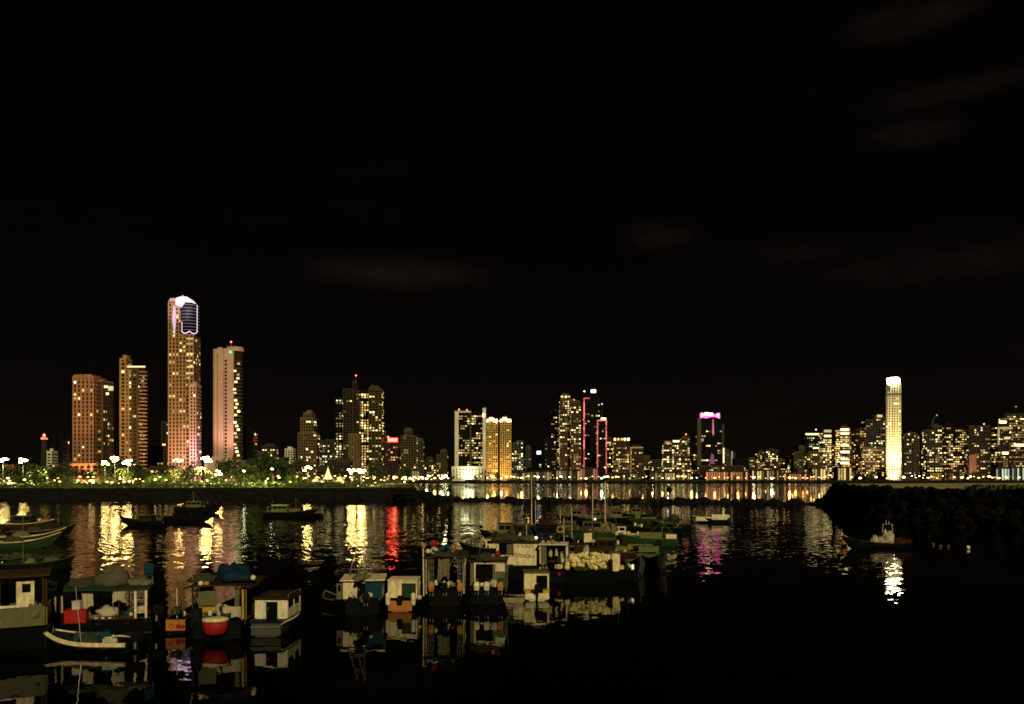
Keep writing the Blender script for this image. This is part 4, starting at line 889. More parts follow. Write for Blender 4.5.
spots = [(5, 'o1', 320, .9, 'under the floodlight mast at the left edge'), (14, 'd2', 335, .8, 'between the two leftmost floodlight masts'), (22, 'd1', 330, .9, 'below the second floodlight mast from the left'),
 (30, 'o1', 345, .9, 'just right of the second floodlight mast from the left'), (20, 'b2', 275, .55, 'nearest the shore below the leftmost lamps'), (37, 'b1', 285, .95, 'brightest in the lawn below the lattice mast'), (46, 'd1', 340, .8, 'below the grey block with floor lines'),
 (54, 'd2', 330, 1.0, 'below the dark slab tower'), (63, 'd1', 325, 1.0, 'left of the orange podium'), (68, 'b2', 290, .5, 'low before the orange podium'), (76, 'o1', 345, .9, 'before the left end of the orange podium'), (89, 'd2', 350, .8, 'before the right end of the orange podium'),
 (101, 'd1', 335, .9, 'left of the three central floodlights'), (110, 'o1', 325, 1.1, 'under the three central floodlights'), (118, 'd1', 330, 1.2, 'between the second and third central floodlights'), (126, 'b1', 320, .7, 'lit from above by the third central floodlight'),
 (134, 'd1', 345, 1.0, 'below the balcony tower'), (143, 'o1', 340, .8, 'right of the balcony tower'), (151, 'b2', 330, .7, 'before the low brown blocks'), (158, 'd2', 345, .9, 'left of the tallest tower'),
 (166, 'b2', 320, .65, 'at the left foot of the tallest tower'), (175, 'o1', 335, .8, 'before the tallest tower'), (185, 'b1', 310, .6, 'before the pink lit foot of the tallest tower'), (193, 'd1', 300, .8, 'right of the pink lit foot'),
 (213, 'b2', 325, .8, 'before the left half of the salmon podium'), (224, 'o1', 335, 1.0, 'before the middle of the salmon podium'), (232, 'd1', 320, 1.1, 'before the right half of the salmon podium'), (240, 'b1', 300, .8, 'at the right end of the salmon podium'),
 (249, 'b1', 300, 1.0, 'brightest right of the salmon podium'), (257, 'b2', 320, .9, 'right of the slim park lamp'), (264, 'd1', 330, 1.3, 'left of the orange park lamp'), (273, 'd1', 340, 1.4, 'behind the orange park lamp'),
 (283, 'd2', 345, 1.2, 'right of the orange park lamp'), (292, 'b2', 320, .8, 'left of the capped beige tower'), (300, 'd1', 350, 1.1, 'at the foot of the capped beige tower'), (334, 'b2', 420, .8, 'behind the tent canopies'),
 (372, 'd1', 430, 1.0, 'right of the two floodlights'), (378, 'd2', 425, 1.1, 'below the ribbed olive tower'), (400, 'd2', 440, .9, 'below the red sign block'), (408, 'd1', 450, .9, 'before the domed olive tower'), (386, 'o1', 440, .7, 'below the red sign')]
for px, k, Y, s, lab in spots: tree(k, px, Y, s * 1.45, KIND[k[0]] + ' ' + lab, group='trees on the left shore')
for px, k, Y, s, lab in [(200, 'p1', 300, 1.0, 'palm tree in front of the salmon podium, left of a pair'), (206, 'p1', 302, .95, 'palm tree in front of the salmon podium, right of a pair'), (237, 'p1', 310, .9, 'palm tree beside the slim park lamp'), (123, 'p1', 305, 1.0, 'palm tree in the light of the three central floodlights'),
   (290, 'p2', 330, .9, 'small palm tree on the lawn left of the capped beige tower'), (366, 'p1', 420, 1.0, 'palm tree right of the pair of floodlights')]:
    tree(k, px, Y, s, lab, group='palms on the left shore')
k = 0
for px, kd, s, lab in [(489, 'p1', 1.9, 'palm before the left golden crowned tower'), (481, 'p1', 1.7, 'palm before the right end of the white lit podium'), (497, 'd1', 1.5, 'dark tree before the golden crowned towers'), (476, 'd2', 1.5, 'dark tree at the white lit podium'),
    (452, 'd2', 1.2, 'dark tree right of the large white lamp'), (812, 'd1', 1.5, 'dark tree at the right end of the orange market front'), (870, 'd2', 1.4, 'dark tree left of the floodlit tower'), (906, 'd1', 1.3, 'dark tree right of the floodlit tower'),
    (957, 'd1', 1.9, 'large dark tree left of the red lit foot'), (966, 'd2', 2.2, 'widest dark tree on the right far shore'), (975, 'd1', 1.8, 'dark tree in front of the red lit foot'), (948, 'd2', 1.4, 'dark tree right of the amber terrace'),
    (985, 'd2', 1.5, 'low dark tree left of the greenish podium'), (632, 'd2', 1.1, 'dark tree below the tan framed block'), (560, 'd2', 1.1, 'dark tree below the amber terrace'), (600, 'd1', 1.0, 'dark tree below the pink outlined tower'), (735, 'd2', 1.3, 'dark tree at the right end of the orange terrace')]:
    tree(kd, px, 1030, s, lab, lz=FZ - .3, group='trees on the far shore')
# low hedge masses along the shore edges: nobody could count them
def bushes(name, label, line, n, w_, h_, lm, z, seed, kind='stuff'):
    rn = random.Random(seed); mb = MB(); L = len(line) - 1
    for i in range(n):
        f = rn.random() * L; k = int(f); f -= k; a, b_ = line[k], line[k + 1]
        q = .5 + .5 * math.sin(f * 23 + k * 5 + math.sin(f * 61)); hh = h_ * (.35 + .65 * q)
        p = Vector((a[0] + (b_[0] - a[0]) * f + rn.uniform(-w_, w_) * .5, a[1] + (b_[1] - a[1]) * f + rn.uniform(-w_, w_), z + rn.random() ** .7 * hh))
        u = Vector((rn.gauss(0, 1), rn.gauss(0, 1), rn.gauss(0, 1))).normalized(); v = u.orthogonal(); s = rn.uniform(.25, .6) * (1 if line[0][1] < 900 else 2); w2 = u.cross(v)
        mb.add([p - v * s, p + w2 * s * .7, p + v * s, p - w2 * s * .7], [(0, 1, 2, 3)])
    return tag(mb.build(name, lm), label, 'shrubbery', kind=kind)
bushes('shrubbery', 'low green shrubs along the left shore lawn', [(-260, 290), (-150, 285), (-60, 300)], 9000, 16, 1.5, leafA, LZ, 1)
bushes('shrubbery', 'dark shrubs along the far sea wall', [(-60, 1014), (120, 1008), (420, 1020), (760, 1014)], 9000, 3, 2.6, leafB, FZ - 1.0, 2)
bushes('shrubbery', 'weedy grass tufts on the near edge of the right jetty', [(80, 106), (72, 122)], 300, 3, .4, leafC, RZ, 3)

# ================================================================ boats
P = {'dark': paint('hull_black', (.005, .006, .006), amt=.3), 'green': paint('hull_green', (.022, .045, .016), amt=.35), 'grey': paint('hull_grey', (.065, .068, .06)), 'white': paint('paint_white', (.74, .70, .52), amt=.34), 'cream': paint('paint_cream', (.78, .68, .40), amt=.32),
     'blue': paint('paint_blue', (.008, .04, .065), amt=.3), 'navy': paint('hull_navy', (.008, .012, .022), amt=.3), 'red': paint('paint_red', (.34, .012, .012), amt=.25), 'orange': paint('paint_orange', (.42, .16, .035), amt=.35), 'teal': paint('paint_teal', (.012, .06, .055)), 'wood': paint('wood', (.045, .028, .013), amt=.5),
     'brown': paint('paint_brown', (.035, .021, .010)), 'gg': paint('paint_grey_green', (.11, .105, .05), amt=.5), 'lgreen': paint('paint_light_green', (.11, .13, .03), amt=.4), 'yellow': paint('paint_yellow', (.40, .27, .04), amt=.4), 'maroon': paint('hull_maroon', (.04, .010, .007), amt=.4)}
black = mat('black_rubber', (.006, .006, .006), .8, spec=.06); alu = mat('aluminium', (.35, .34, .30), .4, metal=.7); ropem = mat('rope', (.22, .18, .10), .9); tarpm = paint('tarp_blue', (.008, .022, .045), amt=.35); tarpg = paint('tarp_grey', (.085, .078, .05), amt=.5)
cloth = mat('cloth_white', (.38, .34, .23), .9, vary=.2); netm = mat('fishing_net', (.035, .036, .015), .95, vary=.6, scale=9); netw = mat('pale_net', (.15, .13, .06), .95, vary=.5, scale=9); inkm = mat('sign_ink', (.03, .02, .02), .7); darkin = mat('interior_shade', (.004, .004, .0035), .9, spec=.03)
floatm = paint('float_cream', (.80, .68, .30), amt=.12, scale=4); plast = mat('plastic_white', (.5, .47, .36), .5)
class Boat:
    def __init__(s, name, label, px, row, yaw, L, B, D=.7, hull='dark', strip='cream', rise=.5, group='moored fishing boats', anchor='stern', inner=None, cat='boat', thwarts=3):
        Y = YW(row); s.L, s.B, s.D, s.rise = L, B, D, rise
        a = math.radians(yaw); x0 = X(px, Y); y0 = Y
        if anchor == 'mid': x0 -= math.cos(a) * L / 2; y0 -= math.sin(a) * L / 2
        s.r = thing(name, label, cat, (x0, y0, 0), a, group); s.a = a
        n = 15; vs = []; fs = []; st = []
        for i in range(n):
            t = i / (n - 1); w = s.hw(t); sh = s.sheer(t); kx = L * t - (L * .11) * max(0, t - .55) / .45
            kz = -.25 + (.25 + sh * .45) * max(0, (t - .72) / .28) ** 2.2; cz = kz + (.16 if t < .9 else .08) + .08; x = L * t
            wi = max(w - .05, .008); fl = max(.10, kz + .12); fw = wi * .72
            st.append([(x, -w, sh), (x - (x - kx) * .35, -w * .9, sh * .55 + cz * .3), (x - (x - kx) * .6, -w * .68, cz), (kx, 0, kz), (x - (x - kx) * .6, w * .68, cz), (x - (x - kx) * .35, w * .9, sh * .55 + cz * .3), (x, w, sh),
                       (x - .01, wi, sh), (x - (x - kx) * .5 - .02, fw, min(fl, sh - .05)), (x - (x - kx) * .5 - .02, -fw, min(fl, sh - .05)), (x - .01, -wi, sh)])
        m = len(st[0])
        for q in st: vs += q
        for i in range(n - 1):
            for k in range(m):
                j = (k + 1) % m; fs.append((i * m + k, i * m + m + k, i * m + m + j, i * m + j))
        fs.append((0, 1, 2, 3, 4, 5, 6)); o = (n - 1) * m; fs.append(tuple(o + k for k in (6, 5, 4, 3, 2, 1, 0)))
        tw = s.hw(0) - .02
        fs.append((0, 6, 7, 8, 9, 10))
        MB().add(vs, fs).build('hull', P[hull], s.r)
        for sd in (-1, 1):
            MB().tube([(L * i / 14, sd * s.hw(i / 14), s.sheer(i / 14) + .01) for i in range(15)], .042, 6).build('gunwale', P[strip], s.r)
        MB().rbox(-.05, .07, -tw, tw, .05, s.sheer(0) + .03, .02).build('transom', P[hull], s.r)
        for i in range(thwarts):
            t = .22 + i * .24; w = s.hw(t) - .05; MB().rbox(L * t - .13, L * t + .13, -w, w, s.sheer(t) - .22, s.sheer(t) - .16, .015).build('thwart', P[inner or 'wood'], s.r)
    def hw(s, t): return max(.02, s.B / 2 * (1 - max(0, (t - .42) / .58) ** 2.1) * (.86 + .14 * min(1, t / .3)))
    def sheer(s, t): return s.D + s.rise * max(0, (t - .35) / .65) ** 2.1 + .05 * (1 - t)
    def add(s, name, mb, m, smooth=False): return mb.build(name, P[m] if isinstance(m, str) else m, s.r, smooth)
    def wpt(s, x, y, z): return (s.r.location.x + math.cos(s.a) * x - math.sin(s.a) * y, s.r.location.y + math.sin(s.a) * x + math.cos(s.a) * y, z)
    def outboard(s, y=0, cov=black, x=-.12, z=None, label=None):
        z = s.D + .25 if z is None else z
        c = MB(); c.add([(x - .26, y - .12, z - .2), (x + .16, y - .13, z - .2), (x + .16, y + .13, z - .2), (x - .26, y + .12, z - .2), (x - .30, y - .15, z + .05), (x + .2, y - .16, z + .05), (x + .2, y + .16, z + .05), (x - .30, y + .15, z + .05),
               (x - .2, y - .1, z + .26), (x + .12, y - .11, z + .24), (x + .12, y + .11, z + .24), (x - .2, y + .1, z + .26)], [(0, 3, 2, 1), (8, 9, 10, 11)] + [(k * 4 + i, k * 4 + (i + 1) % 4, k * 4 + 4 + (i + 1) % 4, k * 4 + 4 + i) for k in (0, 1) for i in range(4)])
        e = s.add('outboard_motor', c, cov)
        MB().tube([(x, y, z - .2), (x - .06, y, z - .75)], .065, 8, .05).build('leg', black, e)
        MB().rbox(x, x + .2, y - .1, y + .1, z - .5, z - .22, .02).build('bracket', alu, e)
        MB().tube([(x + .15, y, z - .02), (x + .65, y + .05, z + .08)], .022, 6).build('tiller', black, e)
    def posts(s, xs, w, z0, z1, m='wood', r=.03):
        for x in xs:
            for sd in (-1, 1): MB().tube([(x, sd * w, z0), (x, sd * w, z1)], r, 6).build('post', P[m] if isinstance(m, str) else m, s.r)
    def roof(s, x0, x1, w, z, m='brown', th=.07, sag=.06, name='canopy'):
        mb = MB(); n = 6; vs = []; fs = []
        for i in range(n + 1):
            f = i / n; x = x0 + (x1 - x0) * f
            for k in range(7):
                y = -w + 2 * w * k / 6; zz = z + .10 * (1 - (y / w) ** 2) - sag * math.sin(f * math.pi * 2.0) * .5
                vs.append((x, y, zz))
        o = len(vs); vs += [(a, b_, c - th) for a, b_, c in vs]
        for i in range(n):
            for k in range(6):
                a = i * 7 + k; fs.append((a, a + 7, a + 8, a + 1)); fs.append((o + a, o + a + 1, o + a + 8, o + a + 7))
        ed = [i * 7 for i in range(n + 1)] + [n * 7 + k for k in range(1, 7)] + [i * 7 + 6 for i in range(n - 1, -1, -1)] + [k for k in range(5, 0, -1)]
        for i in range(len(ed)):
            a, b_ = ed[i], ed[(i + 1) % len(ed)]; fs.append((a, b_, o + b_, o + a))
        return s.add(name, MB().add(vs, fs), m)
    def cabin(s, x0, x1, w, z0, z1, m='white', roofm='brown', door=(-.2, .2), win=True, doorm=darkin, over=.12, lean=0.0, panelsL=None, panelsR=None):
        """wheelhouse: aft wall with a doorway, side walls with window openings, front wall with windscreen, roof"""
        t = .05; zm = z0 + (z1 - z0) * .50; zt = z1 - (z1 - z0) * .14
        d0, d1 = door
        wl_ = MB()
        s.add('cabin_wall', MB().rbox(x0, x0 + t, d1, w, z0, z1, .01), panelsL or m)
        s.add('cabin_wall', MB().rbox(x0, x0 + t, -w, d0, z0, z1, .01), panelsR or m)
        s.add('lintel', MB().box(x0 + .003, x0 + t - .003, d0, d1, z1 - .12, z1 - .002), m)
        dr = s.add('door', MB().rbox(x0 + .08, x0 + .12, d0 - .01, d1 + .01, z0, z1 - .12, .01), doorm); MB().rbox(x0 + .045, x0 + .079, d1 - .1, d1 - .06, z0 + .4, z0 + .52, .005).build('handle', alu, dr)  # dark leaf that stands in for the shade inside the doorway
        for sd in (-1, 1):
            y0, y1 = sd * w, sd * (w - t); q = MB(); q.box(x0 + t, x1, y0, y1, z0, zm if win else z1 - .003)
            if win:
                q.box(x0 + t, x1, y0, y1, zt, z1 - .003)
                nw = max(1, round((x1 - x0) / .9))
                for i in range(nw + 1):
                    xx = x0 + t + (x1 - x0 - t - .1) * i / nw; q.box(xx, xx + .1, y0, y1, zm, zt)
                for i in range(nw):
                    xa = x0 + t + (x1 - x0 - t - .1) * i / nw + .1; xb = x0 + t + (x1 - x0 - t - .1) * (i + 1) / nw
                    s.add('window', MB().box(xa, xb, sd * (w - .02), sd * (w - .03), zm, zt), glass)
            s.add('side_wall', q, m)
        q = MB(); q.box(x1 + .002, x1 + t, -w, w, z0, zm); q.box(x1 + .002, x1 + t, -w, w, zt, z1 - .003)
        for yy in (-w, -.03, w - .06): q.box(x1 + .002, x1 + t, yy, yy + .06, zm, zt)
        s.add('front_wall', q, m); s.add('windscreen', MB().box(x1 + .02, x1 + .03, -w + .06, w - .06, zm, zt), glass)
        s.add('roof', MB().rbox(x0 - over, x1 + over, -w - over * .7, w + over * .7, z1 + .002, z1 + .07, .02), roofm)
    def mast(s, x, h, y=0, z0=.3, m=alu, r=.035, cross=True, stays=True):
        o = MB().tube([(x, y, z0), (x + .03, y, h)], r, 6, r * .6).build('mast', m, s.r)
        if cross: MB().tube([(x, y - .5, h * .72), (x, y + .5, h * .72)], r * .6, 5).build('cross_tree', m, o)
        if stays:
            for xx in (x - 1.4, x + 1.8): MB().tube([(x, y, h - .1), (xx, y, s.D + .2)], .012, 4).build('stay', ropem, o)
def item(name, label, cat, pos, mb, m, group=None, rz=0.0, smooth=False):
    o = mb.build(name, m if not isinstance(m, str) else P[m], None, smooth, pos, rz); return tag(o, label, cat, group)
def buoy(label, pos, r, m, group=None):
    o = thing('buoy', label, 'buoy', pos, R.uniform(0, 6), group); MB().ball(r, (0, 0, 0), 12, 8).build('float', m, o, True); MB().lathe([(r * .2, r * .9), (r * .25, r * 1.15), (r * .12, r * 1.25)], 8).build('eye', black, o); return o
def crate(label, pos, sx, sy, sz, m, rz=0, group=None):
    mb = MB(); t = .03; mb.box(-sx / 2, sx / 2, -sy / 2, sy / 2, 0, .02)
    for k in range(3):
        z = .03 + k * sz / 3; h = sz / 3 * .7
        mb.box(-sx / 2, sx / 2, -sy / 2, -sy / 2 + t, z, z + h); mb.box(-sx / 2, sx / 2, sy / 2 - t, sy / 2, z, z + h)
        mb.box(-sx / 2, -sx / 2 + t, -sy / 2 + t, sy / 2 - t, z, z + h); mb.box(sx / 2 - t, sx / 2, -sy / 2 + t, sy / 2 - t, z, z + h)
    for ax in (-1, 1):
        for ay in (-1, 1): mb.box(ax * (sx / 2 - .02) - .025, ax * (sx / 2 - .02) + .025, ay * (sy / 2 - .02) - .027, ay * (sy / 2 - .02) + .027, .001, sz + .01)
    return item('crate', label, 'crate', pos, mb, m, group, rz)
def lump(name, label, cat, pos, rx, ry, rz_, m, seed=1, group=None, rot=0):
    rn = random.Random(seed); mb = MB(); n, k = 16, 9; vs = []; fs = []
    ph = [(rn.uniform(0, 6), rn.uniform(0, 6), rn.uniform(2, 6), rn.uniform(2, 6)) for _ in range(5)]
    for j in range(k + 1):
        v = math.pi / 2 * j / k
        for i in range(n):
            t = 2 * math.pi * i / n; q = 1 + .16 * sum(math.sin(a + t * round(c)) * math.sin(b_ + v * d) for a, b_, c, d in ph) + rn.uniform(-.04, .04)
            vs.append((rx * math.cos(t) * math.cos(v * .985) * q, ry * math.sin(t) * math.cos(v * .985) * q, rz_ * math.sin(v) ** .8 * q))
    for j in range(k):
        for i in range(n): q = (i + 1) % n; fs.append((j * n + i, j * n + q, j * n + n + q, j * n + n + i))
    fs.append(tuple(range(n - 1, -1, -1))); fs.append(tuple(range(k * n, k * n + n)))
    return item(name, label, cat, pos, mb.add(vs, fs), m, group, rot, True)
def drape(label, pos, w, h, m, rz, seed=1, name='cloth', cat='cloth'):
    rn = random.Random(seed); mb = MB(); n, k = 10, 6; vs = []; fs = []
    for j in range(k + 1):
        for i in range(n + 1):
            u = i / n; v = j / k; vs.append(((u - .5) * w * (1 - .18 * v * math.sin(seed + u * 3)), .05 * math.sin(u * 14 + seed) * (.3 + v), -v * h * (1 - .12 * math.sin(u * 7 + seed))))
    o = len(vs); vs += [(a, b_ + .015, c) for a, b_, c in vs]
    for j in range(k):
        for i in range(n): a = j * (n + 1) + i; fs += [(a, a + 1, a + n + 2, a + n + 1), (o + a, o + a + n + 1, o + a + n + 2, o + a + 1)]
    return item(name, label, cat, pos, mb.add(vs, fs), m, None, rz)
def jug(label, pos, r, m, group=None):
    o = thing('jug', label, 'jug', pos, R.uniform(0, 6), group); MB().lathe([(r * .9, 0), (r, .04), (r, r * 1.9), (r * .75, r * 2.3), (r * .3, r * 2.6), (r * .3, r * 2.8)], 12).build('body', m, o, True)
    MB().lathe([(r * .34, r * 2.8), (r * .34, r * 3.05)], 8).build('cap', P['blue'], o); return o
def barrel(label, pos, r, h, m):
    o = thing('barrel', label, 'barrel', pos); MB().lathe([(r * .95, 0), (r, .03), (r, h * .33), (r * 1.04, h * .36), (r, h * .39), (r, h * .66), (r * 1.04, h * .69), (r, h * .72), (r * .96, h)], 16).build('body', P[m], o); MB().lathe([(r * .99, h - .02), (r * .99, h + .03)], 16).build('rim', black, o); return o
def lifering(label, pos, r, rz=0):
    o = thing('life_ring', label, 'life ring', pos, rz); MB().torus(r, r * .26, (0, 0, 0), 'y', 20, 8).build('ring', P['orange'], o, True)
    for k in range(4):
        t = math.pi / 4 + k * math.pi / 2; c = (r * math.cos(t), 0, r * math.sin(t)); MB().ball(r * .30, c, 8, 6).build('band', plast, o)
    return o
def tyre(label, pos, r, rz=0, m=black):
    o = thing('tyre', label, 'tyre', pos, rz); MB().torus(r, r * .32, (0, 0, 0), 'y', 18, 8).build('rubber', m, o, True); MB().torus(r * .70, r * .06, (0, -r * .1, 0), 'y', 16, 5).build('inner_rim', alu, o); return o
def text(s, body, size, pos, rot, m, parent, name='lettering'):
    c = bpy.data.curves.new(name, 'FONT'); c.body = body; c.size = size; c.extrude = .004; c.align_x = 'CENTER'
    t = bpy.data.objects.new(name, c); col.objects.link(t)
    dg = bpy.context.evaluated_depsgraph_get(); me = bpy.data.meshes.new_from_object(t.evaluated_get(dg)); bpy.data.objects.remove(t)
    me.materials.clear(); me.materials.append(m); o = bpy.data.objects.new(name, me); col.objects.link(o); o.location = pos; o.rotation_euler = rot; o.parent = parent; return o

BOATS = {}; EXTRA = []
_oi = Boat.__init__
def _ni(s, name, label, *a, **k): _oi(s, name, label, *a, **k); BOATS[label] = s
Boat.__init__ = _ni
def coil(label, pos, r, group=None):
    pts = [(r * (1 - .12 * (i // 12 % 3)) * math.cos(i * math.pi / 6), r * (1 - .12 * (i // 12 % 3)) * math.sin(i * math.pi / 6), .02 + i * .0035) for i in range(40)]
    return item('rope_coil', label, 'rope', pos, MB().tube(pts, .022, 5), ropem, group)
def jerry(label, pos, m, rz, group=None):
    o = thing('jerrycan', label, 'jerrycan', pos, rz, group); MB().rbox(-.1, .1, -.17, .17, 0, .38, .03).build('body', m, o); MB().tube([(0, -.1, .38), (0, -.08, .45), (0, .06, .45), (0, .08, .38)], .018, 5).build('grip', m, o); MB().lathe([(.03, .37), (.03, .43)], 8, (0, .13, 0)).build('cap', black, o); return o
def CLUTTER():
    """loose gear in the working boats"""
    rn = random.Random(77)
    for key, short, n, x0, x1, zr in [('tall fishing boat with ladder', 'tall canopy boat with ladder poles', 13, -.0, 3.4, 2.78), ('dark cabin boat with a cream door', 'three outboard boat', 8, .05, .5, 0), ('cluttered fishing boat under', 'dark green canopy boat', 13, .2, 3.9, 2.22),
            ('fishing boat with blue tarp', 'blue tarp canopy boat', 12, .05, 1.8, 0), ('cabin boat with a cream wall', 'blue panelled cabin boat', 5, .05, .4, 0), ('weathered grey green', 'grey green boat at the left edge', 9, .2, 5, 3.2), ('dark skiff with a curved', 'cream striped skiff', 7, .5, 3.2, 0),
            ('fishing boat with a big cream side board', 'lettered boat', 9, .1, 3.2, 2.75), ('dark boat with a thin white frame', 'white framed boat', 7, .1, 1.8, 2.6), ('long dark fishing boat', 'long dark float boat', 8, .2, 1.6, 0), ('olive green fishing boat', 'two masted boat', 9, .2, 5, 1.2),
            ('blue black boat', 'blue black boat with the life ring', 7, .2, 4.8, 1.0), ('brown cabin boat carrying', 'boat with the tallest thin mast', 7, .2, 4.6, .9), ('dark boat with a square cream', 'square board boat', 6, .1, 2, 2.05), ('pale green long', 'pale green long boat', 5, .3, 4.6, .8), ('dark green fishing boat', 'dark green boat with cream strip', 6, .2, 4.4, .8),
            ('green framed boat', 'green framed boat', 7, .3, 6, .75), ('small red and cream', 'red and cream skiff', 3, .3, 1.5, 0)] + [(q, s_, 6, .2, 4, 0) for q, s_ in EXTRA]:
        b = key if isinstance(key, Boat) else [v for k, v in BOATS.items() if k.startswith(key)][0]
        for i in range(n):
            x = rn.uniform(x0, x1); up = zr > 1.5 and rn.random() < .35; t = x / b.L; w = b.hw(t) * (.85 if not up else .7); y = rn.uniform(-w, w)
            if abs(math.sin(b.a)) < .5 and not up: y = rn.uniform(.3, .95) * w
            z = zr if up else b.sheer(t) - rn.uniform(.02, .15) + (.25 if x < .5 else .1); p = b.wpt(x, y, z); k = rn.choice(('jug', 'jerry', 'buoy', 'coil', 'crate', 'sack', 'buoy', 'jug')); where = ' on the roof of the ' if up else ' in the '
            cn, cm = rn.choice((('cream', P['cream']), ('white', plast), ('orange', P['orange']), ('dull red', P['maroon']), ('dark green', P['green']), ('teal', P['teal']), ('grey green', P['gg'])))
            g = 'loose gear' + where + short
            if k == 'jug': jug('small white plastic jug' + where + short, p, rn.uniform(.07, .11), plast, g)
            elif k == 'jerry': jerry(cn + ' jerrycan' + where + short, p, cm, rn.uniform(0, 6), g)
            elif k == 'buoy': buoy('small ' + cn + ' float' + where + short, (p[0], p[1], p[2] + .1), rn.uniform(.08, .14), cm, g)
            elif k == 'coil': coil('rope coil' + where + short, p, rn.uniform(.14, .22), g)
            elif k == 'crate': crate(cn + ' fish crate' + where + short, p, .42, .32, .24, cm, rn.uniform(0, 3), g)
            else: lump('sack', 'small ' + cn + ' sack' + where + short, 'sack', p, .2, .16, rn.uniform(.2, .4), cm, i, g)
        # two crossing poles or gaffs stowed aboard and a mooring line to the water
        o = item('mooring_rope', 'mooring rope running from the bow of the ' + short, 'rope', b.wpt(b.L, 0, b.sheer(1)), MB().tube([(0, 0, 0), (.5, .06, -b.sheer(1) * .62), (1.3, .1, -b.sheer(1) - .05)], .014, 5), ropem, None, b.a)
        if n > 6:
            o = item('gaff_pole', 'long thin gaff pole stowed upright in the ' + short, 'pole', b.wpt(rn.uniform(.5, 2.5), b.hw(.3) * .8, .4), MB().tube([(0, 0, 0), (rn.uniform(-.5, .5), rn.uniform(-.2, .2), rn.uniform(1.8, 2.9))], .018, 5, .012), alu)
# --- 1: cabin boat at the left edge
b = Boat('cabin_boat', 'weathered grey green cabin boat cut by the left picture edge, its post roof open', 48, 644, 207, 8.0, 2.6, 1.0, 'dark', 'gg', .5, thwarts=1)
b.add('bulwark', MB().box(.02, 5.5, 1.24, 1.31, 1.02, 1.80), 'gg'); b.add('bulwark', MB().box(.02, 5.5, -1.31, -1.24, 1.02, 1.8), 'gg'); b.add('bulwark', MB().box(-.05, .02, -1.2, 1.2, 1.02, 1.72), 'gg')
b.posts([.1, 1.6, 3.2, 4.8], 1.2, 1.7, 3.05, 'wood', .045)
b.roof(-.15, 5.4, 1.4, 3.1, 'wood'); b.add('rail_plank', MB().rbox(.9, 2.6, 1.30, 1.38, 1.80, 1.90, .01), 'white')
b.add('door_panel', MB().rbox(.42, 1.05, .95, 1.0, 1.72, 2.95, .01), 'cream'); b.add('door_window', MB().box(.55, .85, 1.003, 1.01, 2.35, 2.7), glass); b.add('cabin_wall', MB().rbox(2.6, 4.8, -.9, .9, .9, 2.95, .02), 'brown'); b.add('cabin_wall', MB().rbox(1.9, 2.2, .85, .9, 1.5, 2.9, .01), 'wood')
item('plank', 'loose brown plank standing at the stern of the left edge cabin boat', 'plank', b.wpt(.0, 1.1, 1.1), MB().rbox(-.06, .06, -.04, .04, 0, 1.9, .01), 'wood')
lump('net_pile', 'pale net bundle at the stern corner of the left edge cabin boat', 'net', b.wpt(.35, 1.05, 1.35), .3, .28, .5, netw, 3)
tyre('tyre fender hanging on the left edge cabin boat', b.wpt(-.15, .9, .75), .24, math.radians(89))
# --- 2: panga with a cream stripe
b = Boat('skiff', 'dark skiff with a curved cream gunwale stripe in the left foreground', 136, 651, 171, 4.25, 1.6, .36, 'dark', 'cream', .45)
b.add('rub_strip', MB().tube([(4.25 * i / 14, b.hw(i / 14) + .012, b.sheer(i / 14) - .07) for i in range(14)], .06, 6), 'cream'); b.outboard(.1)
lump('net_pile', 'dark net heap inside the cream striped skiff', 'net', b.wpt(2.0, 0, .3), .7, .5, .35, netm, 4)
item('oar', 'wooden oar lying across the stern of the cream striped skiff', 'oar', b.wpt(.3, .1, .62), MB().tube([(-.9, 0, 0), (.7, 0, .16)], .022, 6).box(.6, 1.0, -.07, .07, .14, .17), 'wood')
# --- 3: canopy boat behind it
b = Boat('canopy_boat', 'cluttered fishing boat under a dark green canopy behind the cream striped skiff', 155, 632, 192, 4.6, 1.9, .75, 'dark', 'brown', .45)
b.posts([.2, 1.3, 2.5, 3.6], .85, .6, 2.1, 'wood'); b.roof(0, 3.8, 1.0, 2.13, 'green'); b.outboard(0)
b.add('red_locker', MB().rbox(2.6, 3.5, .3, .92, .65, 1.25, .03), 'red'); b.add('bench', MB().rbox(.8, 1.9, -.6, .7, .6, .9, .02), 'wood')
for k, (x, y) in enumerate([(.12, .9), (.55, .92)]): b.add('pale_post', MB().rbox(x, x + .1, y - .03, y + .04, .8, 2.05, .01), 'cream')
lump('tarp', 'grey tarp bundle heaped on the dark green canopy', 'tarp', b.wpt(1.7, .1, 2.2), .75, .6, .75, tarpg, 7)
lump('net_pile', 'olive net pile at the left on the dark green canopy', 'net', b.wpt(3.0, 0, 2.2), .7, .6, .28, netm, 8); lump('net_pile', 'pale rolled net on the right end of the dark green canopy', 'net', b.wpt(.6, .1, 2.2), .45, .5, .25, netw, 9)
drape('white cloth hanging under the middle of the dark green canopy', b.wpt(2.55, .95, 1.95), .5, .6, cloth, .0, 2); drape('white shirt hanging near the right end of the dark green canopy', b.wpt(1.25, .95, 2.08), .48, .5, cloth, .1, 5); drape('pale cloth strip hanging at the left end of the dark green canopy', b.wpt(3.7, .95, 2.0), .34, .95, cloth, .2, 8)
lump('sack', 'pale sack on the bow of the dark green canopy boat', 'sack', b.wpt(3.95, .3, .95), .3, .25, .5, cloth, 11); lump('sack', 'pink grey sack behind the bench of the dark green canopy boat', 'sack', b.wpt(1.8, .5, .92), .5, .3, .33, cloth, 12)
